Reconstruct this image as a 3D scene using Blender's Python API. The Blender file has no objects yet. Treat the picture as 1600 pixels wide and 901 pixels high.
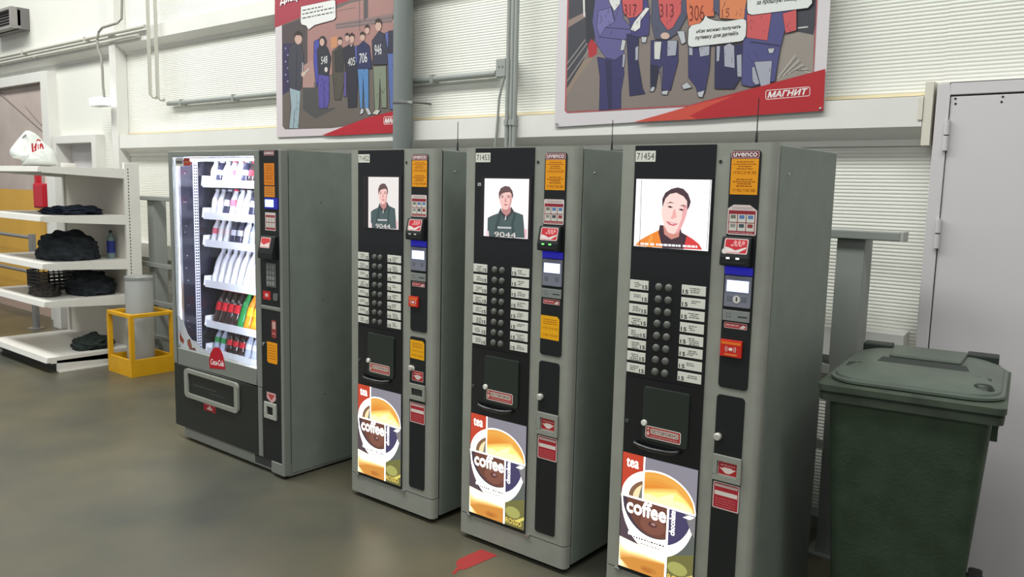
import bpy, bmesh, math, random
from mathutils import Vector, Matrix, noise
random.seed(7)
SC = bpy.context.scene
COL = SC.collection
PI = math.pi

# ------------------------------------------------------------------ camera
F_PX = 1262.84
CAM = Vector((2.2104, -2.7345, 1.6539))
YAW, PITCH, ROLL = 0.6783, 0.1234, 0.0229
_f = Vector((-math.sin(YAW)*math.cos(PITCH), math.cos(YAW)*math.cos(PITCH), -math.sin(PITCH)))
_r0 = Vector((math.cos(YAW), math.sin(YAW), 0)); _u0 = _r0.cross(_f)
_r = _r0*math.cos(ROLL) + _u0*math.sin(ROLL)
_u = -_r0*math.sin(ROLL) + _u0*math.cos(ROLL)
cd = bpy.data.cameras.new('camera'); cam = bpy.data.objects.new('camera', cd); COL.objects.link(cam)
cd.sensor_fit = 'HORIZONTAL'; cd.sensor_width = 36.0; cd.lens = 36.0*F_PX/1600.0
cd.clip_start = 0.05; cd.clip_end = 200
M = Matrix.Identity(4)
for i in range(3):
    M[i][0] = _r[i]; M[i][1] = _u[i]; M[i][2] = -_f[i]; M[i][3] = CAM[i]
cam.matrix_world = M
SC.camera = cam

# ------------------------------------------------------------------ light
SC.view_settings.view_transform = 'Standard'
SC.view_settings.look = 'None'
SC.view_settings.gamma = 1.0
SC.view_settings.use_curve_mapping = False
SC.view_settings.exposure = 0.0
world = bpy.data.worlds.new('hall_air'); SC.world = world; world.use_nodes = True
world.node_tree.nodes['Background'].inputs[0].default_value = (0.93, 0.97, 1.0, 1)
world.node_tree.nodes['Background'].inputs[1].default_value = 0.33
LAMPS = [(-8.5, -1.3), (-5.5, -1.3), (-2.5, -1.3), (0.5, -1.3), (3.5, -1.3), (-8.5, -6.5), (-4.0, -6.5), (0.5, -6.5), (4.5, -6.5)]
for (lx, ly) in LAMPS:
    ld = bpy.data.lights.new('ceiling_lamp_light', 'AREA'); ld.shape = 'RECTANGLE'
    ld.size = 2.6; ld.size_y = 1.0; ld.energy = (160 if lx < -1 else 108) if ly > -4 else 90; ld.color = (0.985, 1.0, 0.965)
    lo = bpy.data.objects.new('ceiling_lamp_light', ld); COL.objects.link(lo); lo.location = (lx, ly, 5.72)

# ------------------------------------------------------------------ pixel rays on real planes (used for measuring)
def ray(x, y): return _f + _r*((x-800)/F_PX) - _u*((y-450.5)/F_PX)
def WY(x, y, Y):
    d = ray(x, y); return CAM + d*((Y-CAM.y)/d.y)
def WZ(x, y, Z):
    d = ray(x, y); return CAM + d*((Z-CAM.z)/d.z)

# ------------------------------------------------------------------ materials
def lin(c):
    c = c/255.0
    return c/12.92 if c <= 0.04045 else ((c+0.055)/1.055)**2.4
def L(rgb): return (lin(rgb[0]), lin(rgb[1]), lin(rgb[2]), 1)
_M = {}
def mat(name, rgb, rough=0.5, metal=0.0, spec=0.5, noise_amt=0.0, noise_scale=8.0, bump=0.0, bump_scale=200.0):
    if name in _M: return _M[name]
    m = bpy.data.materials.new(name); m.use_nodes = True; _M[name] = m
    nt = m.node_tree; b = nt.nodes['Principled BSDF']
    b.inputs['Base Color'].default_value = L(rgb); b.inputs['Roughness'].default_value = rough
    b.inputs['Metallic'].default_value = metal; b.inputs['Specular IOR Level'].default_value = spec
    if noise_amt > 0 or bump > 0:
        tc = nt.nodes.new('ShaderNodeTexCoord')
    if noise_amt > 0:
        n = nt.nodes.new('ShaderNodeTexNoise'); n.inputs['Scale'].default_value = noise_scale; n.inputs['Detail'].default_value = 6
        nt.links.new(tc.outputs['Object'], n.inputs['Vector'])
        rp = nt.nodes.new('ShaderNodeValToRGB')
        a = L(rgb); k0, k1 = 1-noise_amt, 1+noise_amt
        rp.color_ramp.elements[0].position = 0.3; rp.color_ramp.elements[1].position = 0.7
        rp.color_ramp.elements[0].color = (a[0]*k0, a[1]*k0, a[2]*k0, 1)
        rp.color_ramp.elements[1].color = (min(a[0]*k1, 1), min(a[1]*k1, 1), min(a[2]*k1, 1), 1)
        nt.links.new(n.outputs['Fac'], rp.inputs['Fac']); nt.links.new(rp.outputs['Color'], b.inputs['Base Color'])
    if bump > 0:
        n2 = nt.nodes.new('ShaderNodeTexNoise'); n2.inputs['Scale'].default_value = bump_scale
        nt.links.new(tc.outputs['Object'], n2.inputs['Vector'])
        bp = nt.nodes.new('ShaderNodeBump'); bp.inputs['Strength'].default_value = bump; bp.inputs['Distance'].default_value = 0.01
        nt.links.new(n2.outputs['Fac'], bp.inputs['Height']); nt.links.new(bp.outputs['Normal'], b.inputs['Normal'])
    return m
def ink(rgb):
    rgb = tuple(int(c) for c in rgb)
    return _ink(rgb)
def _ink(rgb): return mat('print_%02x%02x%02x' % tuple(rgb), rgb, 0.55, spec=0.3)
def emi(rgb, s=1.0):
    k = 'lit_%02x%02x%02x_%.2f' % (rgb[0], rgb[1], rgb[2], s)
    if k in _M: return _M[k]
    m = bpy.data.materials.new(k); m.use_nodes = True; _M[k] = m
    b = m.node_tree.nodes['Principled BSDF']
    b.inputs['Base Color'].default_value = (0.02, 0.02, 0.02, 1); b.inputs['Roughness'].default_value = 0.35
    b.inputs['Emission Color'].default_value = L(rgb); b.inputs['Emission Strength'].default_value = s
    return m
def glass_mat(name, tint, refl=0.08, rough=0.02):
    if name in _M: return _M[name]
    m = bpy.data.materials.new(name); m.use_nodes = True; _M[name] = m
    nt = m.node_tree; nt.nodes.remove(nt.nodes['Principled BSDF']); out = nt.nodes['Material Output']
    t = nt.nodes.new('ShaderNodeBsdfTransparent'); t.inputs[0].default_value = tint
    g = nt.nodes.new('ShaderNodeBsdfGlossy'); g.inputs['Roughness'].default_value = rough
    lw = nt.nodes.new('ShaderNodeLayerWeight'); lw.inputs['Blend'].default_value = 0.5
    pw = nt.nodes.new('ShaderNodeMath'); pw.operation = 'POWER'; pw.inputs[1].default_value = 4.0
    nt.links.new(lw.outputs['Facing'], pw.inputs[0])
    fr = nt.nodes.new('ShaderNodeMath'); fr.operation = 'MULTIPLY_ADD'; fr.inputs[1].default_value = 0.6; fr.inputs[2].default_value = refl*0.5
    nt.links.new(pw.outputs[0], fr.inputs[0])
    mx = nt.nodes.new('ShaderNodeMixShader')
    nt.links.new(fr.outputs[0], mx.inputs[0]); nt.links.new(t.outputs[0], mx.inputs[1]); nt.links.new(g.outputs[0], mx.inputs[2])
    nt.links.new(mx.outputs[0], out.inputs[0]); return m

GREY = mat('machine_grey_enamel', (150, 152, 143), 0.42, spec=0.4, noise_amt=0.05, noise_scale=14)
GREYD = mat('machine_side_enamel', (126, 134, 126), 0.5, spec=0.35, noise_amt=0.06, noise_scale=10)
BLACK = mat('black_gloss_plastic', (26, 28, 30), 0.16, spec=0.6)
BLACKM = mat('black_satin_plastic', (30, 33, 34), 0.4, spec=0.4)
FLAP = mat('smoked_flap', (44, 50, 46), 0.2, spec=0.6)
SEAM = mat('seam_dark', (28, 30, 30), 0.8)
STEEL = mat('bright_steel', (200, 200, 200), 0.25, 1.0)
WHITEP = mat('white_label_card', (226, 226, 216), 0.6)
BTN = mat('grey_button_metal', (118, 122, 116), 0.35, 0.5)
WALL = mat('white_wall_enamel', (226, 226, 218), 0.5, spec=0.35, noise_amt=0.03, noise_scale=1.2)
WHITE = mat('white_painted_steel', (222, 221, 216), 0.45, spec=0.4, noise_amt=0.03, noise_scale=3)
DOORW = mat('white_door_enamel', (206, 202, 204), 0.42, spec=0.4, noise_amt=0.02, noise_scale=2)
PIPED = mat('dark_grey_pipe', (116, 122, 120), 0.45)
PIPE = mat('grey_painted_pipe', (150, 154, 150), 0.45, spec=0.4)
PIPEL = mat('pale_conduit', (196, 194, 184), 0.5)
YELLOW = mat('yellow_paint', (226, 168, 20), 0.45, noise_amt=0.08, noise_scale=9)

# ------------------------------------------------------------------ mesh builder
class MB:
    def __init__(s): s.v = []; s.f = []; s.m = []
    def add(s, vs, fs, mi=0):
        o = len(s.v); s.v += [tuple(p) for p in vs]
        for f in fs: s.f.append(tuple(o+i for i in f)); s.m.append(mi)
        return s
    def box(s, x0, x1, y0, y1, z0, z1, mi=0):
        vs = [(x0,y0,z0),(x1,y0,z0),(x1,y1,z0),(x0,y1,z0),(x0,y0,z1),(x1,y0,z1),(x1,y1,z1),(x0,y1,z1)]
        return s.add(vs, [(0,3,2,1),(4,5,6,7),(0,1,5,4),(1,2,6,5),(2,3,7,6),(3,0,4,7)], mi)
    def prism(s, pts, ext, mi=0):
        """closed planar polygon (3-D points) extruded along ext"""
        n = len(pts); e = Vector(ext); a = [Vector(p) for p in pts]
        vs = a + [p+e for p in a]
        fs = [tuple(range(n)), tuple(range(2*n-1, n-1, -1))] + [(i, i+n, (i+1) % n + n, (i+1) % n) for i in range(n)]
        return s.add(vs, fs, mi)
    def loft(s, rings, mi=0, cap0=True, cap1=True):
        n = len(rings[0]); vs = [p for r in rings for p in r]; fs = []
        for k in range(len(rings)-1):
            for i in range(n):
                j = (i+1) % n
                fs.append((k*n+i, k*n+j, (k+1)*n+j, (k+1)*n+i))
        if cap0: fs.append(tuple(range(n-1, -1, -1)))
        if cap1: fs.append(tuple((len(rings)-1)*n+i for i in range(n)))
        return s.add(vs, fs, mi)
    def lathe(s, prof, c=(0,0,0), n=16, mi=0, axis='z'):
        rings = []
        for (r, h) in prof:
            ring = []
            for i in range(n):
                a = 2*PI*i/n; x, y = r*math.cos(a), r*math.sin(a)
                if axis == 'z': p = (c[0]+x, c[1]+y, c[2]+h)
                elif axis == 'y': p = (c[0]+x, c[1]+h, c[2]-y)
                else: p = (c[0]+h, c[1]+x, c[2]+y)
                ring.append(p)
            rings.append(ring)
        return s.loft(rings, mi)
    def tube(s, path, r, n=10, mi=0):
        P = [Vector(p) for p in path]; rings = []
        for i, p in enumerate(P):
            t = (P[min(i+1, len(P)-1)] - P[max(i-1, 0)]).normalized()
            ref = Vector((0,0,1)) if abs(t.z) < 0.9 else Vector((0,1,0))
            a = t.cross(ref).normalized(); b = t.cross(a).normalized()
            rings.append([p + a*(r*math.cos(2*PI*k/n)) + b*(r*math.sin(2*PI*k/n)) for k in range(n)])
        return s.loft(rings, mi)
    def build(s, name, mats, parent=None, smooth=False, bevel=0.0, seg=2, auto=None):
        me = bpy.data.meshes.new(name); me.from_pydata(s.v, [], s.f)
        if not isinstance(mats, (list, tuple)): mats = [mats]
        for m in mats: me.materials.append(m)
        me.polygons.foreach_set('material_index', s.m)
        bm = bmesh.new(); bm.from_mesh(me)
        bmesh.ops.recalc_face_normals(bm, faces=bm.faces)
        if bevel > 0:
            bmesh.ops.remove_doubles(bm, verts=bm.verts, dist=1e-6)
            ed = [e for e in bm.edges if len(e.link_faces) == 2 and e.calc_face_angle(0) > 0.6]
            bmesh.ops.bevel(bm, geom=ed, offset=bevel, segments=seg, affect='EDGES', profile=0.5, clamp_overlap=True)
        bm.to_mesh(me); bm.free()
        if smooth:
            for p in me.polygons: p.use_smooth = True
            if smooth is not True: me.set_sharp_from_angle(angle=smooth)
        o = bpy.data.objects.new(name, me); COL.objects.link(o)
        if parent is not None: o.parent = parent
        return o
SM = math.radians(40)
def tag(o, label=None, cat=None, group=None, kind=None):
    if label: o['label'] = label
    if cat: o['category'] = cat
    if group: o['group'] = group
    if kind: o['kind'] = kind
    return o
def thing(name, label, cat, loc=(0,0,0), rz=0.0, group=None):
    o = bpy.data.objects.new(name, None); COL.objects.link(o); o.location = loc; o.rotation_euler = (0,0,rz)
    o.empty_display_size = 0.05
    return tag(o, label, cat, group)
def struct(o): o['kind'] = 'structure'; return o
def box(name, b, m, parent=None, bevel=0.0, smooth=False):
    return MB().box(*b).build(name, m, parent, smooth, bevel)
def rrect(x0, x1, z0, z1, r, n=5):
    pts = []
    for (cx, cz, a0) in ((x1-r, z1-r, 0), (x0+r, z1-r, PI/2), (x0+r, z0+r, PI), (x1-r, z0+r, 1.5*PI)):
        for k in range(n+1):
            a = a0 + PI/2*k/n; pts.append((cx+r*math.cos(a), cz+r*math.sin(a)))
    return pts
def plate(name, x0, x1, z0, z1, y, t, m, parent=None, r=0.0, bevel=0.0):
    """upright plate whose front lies at y, thickness t going to +y"""
    pts = rrect(x0, x1, z0, z1, r) if r > 0 else [(x0,z0),(x1,z0),(x1,z1),(x0,z1)]
    return MB().prism([(a, y, b) for a, b in pts], (0, t, 0)).build(name, m, parent, False, bevel)

# ------------------------------------------------------------------ flat print: layered polygons in an upright plane facing -y
_TX = {}
def text_mesh(body):
    if body in _TX: return _TX[body]
    c = bpy.data.curves.new('lettering', 'FONT'); c.body = body; c.resolution_u = 3
    o = bpy.data.objects.new('lettering', c); COL.objects.link(o)
    bpy.context.view_layer.update()
    me = bpy.data.meshes.new_from_object(o.evaluated_get(bpy.context.evaluated_depsgraph_get()))
    vs = [(v.co.x, v.co.y) for v in me.vertices]; fs = [tuple(p.vertices) for p in me.polygons]
    xs = [v[0] for v in vs]; ys = [v[1] for v in vs]
    x0, x1, y0, y1 = min(xs), max(xs), min(ys), max(ys)
    vs = [((x-x0)/(x1-x0), (y-y0)/(y1-y0)) for x, y in vs]
    bpy.data.objects.remove(o); bpy.data.curves.remove(c); bpy.data.meshes.remove(me)
    _TX[body] = (vs, fs); return _TX[body]
class Art:
    STEP = 0.00004
    def __init__(s, y, conv=None): s.mb = MB(); s.mats = []; s.y = y; s.k = 0; s.conv = conv
    def mi(s, m):
        if m not in s.mats: s.mats.append(m)
        return s.mats.index(m)
    def poly(s, pts, m, raw=False):
        if s.conv and not raw: pts = [s.conv(*p) for p in pts]
        s.k += 1; y = s.y - s.k*s.STEP
        s.mb.add([(a, y, b) for a, b in pts], [tuple(range(len(pts)))], s.mi(m)); return s
    outline = None
    def fig(s, pts, m, rnd=None):
        """an inked comic shape: fill, rim line and a few fold strokes"""
        s.poly(pts, m)
        if s.outline and len(pts) > 3:
            mo, w = s.outline; n = len(pts)
            for i in range(n):
                s.line(pts[i], pts[(i+1) % n], w, mo); s.k -= 1
            s.k += 1
            xs = [p[0] for p in pts]; ys = [p[1] for p in pts]; sx, sy = max(xs)-min(xs), max(ys)-min(ys)
            R_ = random.Random(int(xs[0]*7+ys[0]*3))
            def ins(x, y):
                c = False; j = n-1
                for i in range(n):
                    if (ys[i] > y) != (ys[j] > y) and x < (xs[j]-xs[i])*(y-ys[i])/(ys[j]-ys[i])+xs[i]: c = not c
                    j = i
                return c
            for k in range(int(min(9, sx*sy/1800))):
                x, y = R_.uniform(min(xs), max(xs)), R_.uniform(min(ys), max(ys)); a = R_.uniform(0.9, 2.2); l = R_.uniform(0.12, 0.3)*min(sx, sy*0.6)
                q = (x+l*math.cos(a), y+l*math.sin(a))
                if ins(x, y) and ins(*q): s.line((x, y), q, w*0.8, mo); s.k -= 1
            s.k += 1
        return s
    def rect(s, x0, x1, z0, z1, m): return s.poly([(x0,z0),(x1,z0),(x1,z1),(x0,z1)], m)
    def ell(s, cx, cz, rx, rz, m, a0=0, a1=2*PI, n=24):
        return s.poly([(cx+rx*math.cos(a0+(a1-a0)*i/n), cz+rz*math.sin(a0+(a1-a0)*i/n)) for i in range(n + (0 if a1-a0 > 6.28 else 1))], m)
    def text(s, body, bl, br, tl, m):
        """lettering mapped on the parallelogram bottom-left, bottom-right, top-left"""
        if s.conv: bl, br, tl = s.conv(*bl), s.conv(*br), s.conv(*tl)
        vs, fs = text_mesh(body); s.k += 1; y = s.y - s.k*s.STEP
        ux, uz, wx, wz = br[0]-bl[0], br[1]-bl[1], tl[0]-bl[0], tl[1]-bl[1]
        s.mb.add([(bl[0]+a*ux+b*wx, y, bl[1]+a*uz+b*wz) for a, b in vs], fs, s.mi(m)); return s
    def bold(s, body, bl, br, tl, m, d):
        for (dx, dz) in ((-d, 0), (d, 0), (0, d), (0, -d), (0, 0)):
            s.text(body, (bl[0]+dx, bl[1]+dz), (br[0]+dx, br[1]+dz), (tl[0]+dx, tl[1]+dz), m)
        return s
    def line(s, p, q, w, m):
        (x0, z0), (x1, z1) = p, q; dx, dz = x1-x0, z1-z0; l = math.hypot(dx, dz) or 1; nx, nz = -dz/l*w/2, dx/l*w/2
        return s.poly([(x0-nx, z0-nz), (x1-nx, z1-nz), (x1+nx, z1+nz), (x0+nx, z0+nz)], m)
    def greek(s, x0, x1, z, h, m, seed=0):
        """a line of print too small to read"""
        rnd = random.Random(seed*977+int(z*10000)); x = x0
        while x < x1-0.0008:
            w = min(rnd.uniform(0.006, 0.016), x1-x); s.rect(x, x+w, z, z+h, m); s.k -= 1; x += w+0.0025
        s.k += 1; return s
    def build(s, name, parent=None):
        me = bpy.data.meshes.new(name); me.from_pydata(s.mb.v, [], s.mb.f)
        for m in s.mats: me.materials.append(m)
        me.polygons.foreach_set('material_index', s.mb.m)
        bm = bmesh.new(); bm.from_mesh(me)
        for f in bm.faces: f.normal_update()
        bmesh.ops.reverse_faces(bm, faces=[f for f in bm.faces if f.normal.y > 0])
        big = [f for f in bm.faces if len(f.verts) > 4]
        bmesh.ops.triangulate(bm, faces=big)
        bm.to_mesh(me); bm.free()
        o = bpy.data.objects.new(name, me); COL.objects.link(o)
        if parent is not None: o.parent = parent
        return o
def crop(ox, oy, sc, Y, x0=0.0):
    def f(a, b):
        P = WY(ox+a/sc, oy+b/sc, Y); return (P.x-x0, P.z)
    return f
# ================================================================== the hall
YW = 1.27          # face of the ribbed wall
YG = 1.17          # front of the girts and frames
def floor_mat():
    m = bpy.data.materials.new('polished_concrete'); m.use_nodes = True; nt = m.node_tree; b = nt.nodes['Principled BSDF']
    tc = nt.nodes.new('ShaderNodeTexCoord')
    def nz(scale, detail=5):
        n = nt.nodes.new('ShaderNodeTexNoise'); n.inputs['Scale'].default_value = scale; n.inputs['Detail'].default_value = detail
        nt.links.new(tc.outputs['Object'], n.inputs['Vector']); return n
    r = nt.nodes.new('ShaderNodeValToRGB'); n1 = nz(0.9, 8)
    r.color_ramp.elements[0].position = 0.32; r.color_ramp.elements[0].color = L((68, 71, 66))
    r.color_ramp.elements[1].position = 0.68; r.color_ramp.elements[1].color = L((104, 98, 78))
    nt.links.new(n1.outputs['Fac'], r.inputs['Fac'])
    n2 = nz(60, 3); mx = nt.nodes.new('ShaderNodeMix'); mx.data_type = 'RGBA'; mx.blend_type = 'MULTIPLY'; mx.inputs[0].default_value = 0.35
    r2 = nt.nodes.new('ShaderNodeValToRGB'); r2.color_ramp.elements[0].color = (.6,.6,.6,1); r2.color_ramp.elements[1].color = (1,1,1,1)
    nt.links.new(n2.outputs['Fac'], r2.inputs['Fac'])
    nt.links.new(r.outputs['Color'], mx.inputs[6]); nt.links.new(r2.outputs['Color'], mx.inputs[7]); nt.links.new(mx.outputs[2], b.inputs['Base Color'])
    n3 = nz(2.2, 4); mr = nt.nodes.new('ShaderNodeMapRange'); mr.inputs['To Min'].default_value = 0.24; mr.inputs['To Max'].default_value = 0.46
    nt.links.new(n3.outputs['Fac'], mr.inputs['Value']); nt.links.new(mr.outputs[0], b.inputs['Roughness'])
    b.inputs['Specular IOR Level'].default_value = 0.5
    return m
struct(box('floor', (-14, 9, -10, 1.5, -0.1, 0.0), floor_mat()))
struct(box('ceiling', (-14, 9, -10, 1.5, 6.0, 6.1), mat('ceiling_sheet', (200, 200, 196), 0.7)))

# ribbed sandwich-panel wall between the doors: real ribs, one profile run along x
DOOR_R = 1.385       # left edge of the frame of the white door on the right
X_L = -6.62          # left end of the ribbed wall (frame of the small door)
def rib_wall(x0, x1, z0, z1, name, pitch=0.0167, depth=0.0021):
    mb = MB(); prof = []; z = z0
    while z < z1:
        prof += [(YW, z), (YW+depth*.15, z+pitch*0.3), (YW+depth*0.7, z+pitch*0.52), (YW+depth, z+pitch*0.68), (YW+depth*0.6, z+pitch*0.86)]
        z += pitch
    prof.append((YW, z))
    vs = []; fs = []
    for (y, zz) in prof: vs += [(x0, y, zz), (x1, y, zz)]
    for i in range(len(prof)-1): fs.append((2*i, 2*i+1, 2*i+3, 2*i+2))
    mb.add(vs, fs); mb.box(x0, x1, YW+depth+0.002, YW+0.12, z0, z)
    return struct(mb.build(name, WALL))
rib_wall(-6.60, DOOR_R, 0.0, 6.0, 'wall_back')
# wall over and between the doors on the left, over and beside the door on the right
D2R, D2T = -7.86, 2.73     # big doorway: right jamb, head
struct(MB().box(-7.70, -6.60, YW, YW+0.12, 2.06, 6.0).box(-14, -7.70, YW, YW+0.12, D2T+0.03, 6.0)
       .box(D2R, -7.70, YW, YW+0.12, 0, D2T+0.03).box(-7.70, -7.62, YW, YW+0.12, 0, 2.06).box(-14, D2R, YW+0.14, YW+0.2, 0, D2T+0.1)
       .box(-7.70, -6.60, YW+0.14, YW+0.2, 0, 2.1).build('wall_left', WALL))
rib_wall(DOOR_R, 9, 2.139, 6.0, 'wall_over_door')
struct(MB().box(2.55, 9, YW, YW+0.12, 0, 2.14).box(DOOR_R, 2.55, YW+0.14, YW+0.2, 0, 2.2).build('wall_right', WALL))

# horizontal girts clad in white flashing
def girt(name, z0, z1, x0, x1):
    y = YG; pr = [(y, z1), (y, z0), (YW-0.012, z0-0.05), (YW-0.012, z0-0.078), (YW, z0-0.078), (YW, z1+0.012)]
    return struct(MB().prism([(x0, a, b) for a, b in pr], (x1-x0, 0, 0)).build(name, WHITE))
girt('trim_1', 1.962, 2.09, -6.028, 1.335)
girt('trim_2', 2.965, 3.085, -14, 5.0)
girt('trim_3', 0.90, 1.035, -6.028, 1.335)
girt('trim_4', 4.0, 4.13, -14, 5.0)
struct(box('trim_6', (-6.02, 1.335, YW-0.006, YW-0.0005, 2.104, 2.118), mat('old_sealant', (226, 212, 176), 0.6)))
# end flange of the girt by the door, with its bent lip
struct(MB().box(1.338, 1.372, YG-0.002, YW, 1.88, 2.15).box(1.318, 1.336, YG-0.006, YG, 1.99, 2.085).box(1.30, 1.372, YG+0.01, YW, 0.86, 0.95).build('trim_5', mat('pale_flange', (214, 210, 196), 0.5)))
# column in the wall left of the vending machines
struct(box('wall_column', (-6.16, -6.03, 1.155, YW, 0, 6.0), WHITE, bevel=0.004))
struct(box('wall_pillar', (-7.34, -7.14, 0.98, YW, 0, 1.70), WHITE, bevel=0.004))
struct(box('baseboard_back', (-6.6, 1.37, YW-0.012, YW, 0, 0.10), mat('grey_skirting', (120, 120, 112), 0.6)))

# white steel door on the right: frame, leaf and hinges
d1 = struct(thing('door_1', None, None, (0,0,0)))
MB().box(DOOR_R, DOOR_R+0.05, YG, YW+0.05, 0, 2.14).box(DOOR_R+0.05, 2.5, YG, YW+0.05, 2.09, 2.14).box(2.5, 2.55, YG, YW+0.05, 0, 2.14).build('door_frame', DOORW, d1, bevel=0.003)
box('door_leaf', (DOOR_R+0.054, 2.496, YG+0.006, YG+0.06, 0.02, 2.085), DOORW, d1, bevel=0.004)
box('door_gap', (DOOR_R+0.048, 2.5, YG+0.062, YG+0.08, 0.0, 2.092), SEAM, d1)
for z in (1.92, 1.50, 0.45):
    h = MB().lathe([(0.011, 0), (0.011, 0.062)], (DOOR_R+0.052, YG-0.006, z-0.064), 12).lathe([(0.011, 0), (0.011, 0.062)], (DOOR_R+0.052, YG-0.006, z+0.003), 12).build('hinge', DOORW, d1, smooth=SM)
    MB().lathe([(0.0095, 0), (0.0095, 0.006)], (DOOR_R+0.052, YG-0.006, z-0.0025), 12).build('hinge_washer', SEAM, h)
for (px, py) in ((1493, 154), (1493, 162), (1567, 151), (1565, 159)):
    p = WY(px, py, YG+0.006); MB().lathe([(0.0045, 0), (0.0045, -0.002)], (p.x, p.y, p.z), 10, axis='y').build('screw', SEAM, d1)

# tall doorway far left: white frame, leaf with yellow dado
d2 = struct(thing('door_2', None, None))
MB().box(D2R-0.02, -7.69, YG, YW+0.13, 0, D2T+0.11).box(-14, D2R-0.02, YG, YW+0.13, D2T, D2T+0.11).build('door_frame', WHITE, d2, bevel=0.004)
GY = YG+0.07
box('upper_leaf', (-13.9, D2R-0.022, GY, GY+0.05, 1.50, D2T-0.002), mat('pinkish_grey_curtain', (186, 172, 166), 0.8, noise_amt=0.1, noise_scale=3), d2)
box('yellow_dado', (-13.9, D2R-0.022, GY-0.004, GY+0.05, 0.16, 1.499), mat('ochre_wall_paint', (214, 166, 70), 0.6, noise_amt=0.06, noise_scale=2), d2)
box('kick_plate', (-13.9, D2R-0.022, GY-0.008, GY+0.05, 0.0, 0.159), mat('pale_kick', (190, 165, 150), 0.7), d2)
for (a, b) in (((0, 145), (68, 205)), ((40, 165), (66, 195))):
    p, q = WY(*a, GY-0.004), WY(*b, GY-0.004)
    if p.x < D2R-0.04: q.x = min(q.x, D2R-0.05); MB().tube([p, q], 0.012, 8).build('fold_seam', mat('fold_grey', (150, 138, 132), 0.8), d2)
# small doorway between column and tall doorway
d3 = struct(thing('door_3', None, None))
MB().box(-7.62, -7.53, YG, YW+0.13, 0, 2.115).box(-6.66, -6.57, YG, YW+0.13, 0, 2.115).box(-7.53, -6.66, YG, YW+0.13, 2.03, 2.115).build('door_frame', WHITE, d3, bevel=0.004)
box('door_leaf', (-7.529, -6.661, YW+0.06, YW+0.11, 0.01, 2.029), DOORW, d3)
box('leaf_panel', (-7.42, -6.75, YW+0.045, YW+0.06, 0.15, 1.94), DOORW, d3, bevel=0.004)

# ================================================================== coffee vending machines
MX = {2: -1.0727, 3: -0.2776, 4: 0.5398}
CW, CH, CD = 0.609, 1.83, 0.651
ORANGE = (240, 160, 30); RED = (190, 45, 50); PALE = (232, 228, 220)
def vbulge(u0, u1, z0, z1, y, t, bulge, m, name, parent, n=8):
    """plate slightly bowed towards the front"""
    mb = MB(); top = []; vs = []; fs = []
    for i in range(n+1):
        s = i/n; u = u0+(u1-u0)*s; yy = y - bulge*4*s*(1-s)
        vs += [(u, yy, z0), (u, yy, z1)]
    k = len(vs)
    vs += [(u0, y+t, z0), (u0, y+t, z1), (u1, y+t, z0), (u1, y+t, z1)]
    for i in range(n): fs.append((2*i, 2*i+2, 2*i+3, 2*i+1))
    fs += [(0, 1, k+1, k), (2*n, k+2, k+3, 2*n+1), (k, k+1, k+3, k+2)]
    fs += [tuple([2*i for i in range(n+1)] + [k+2, k]), tuple([2*i+1 for i in range(n+1)] + [k+3, k+1])]
    mb.add(vs, fs); return mb.build(name, m, parent, smooth=math.radians(25))

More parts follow.
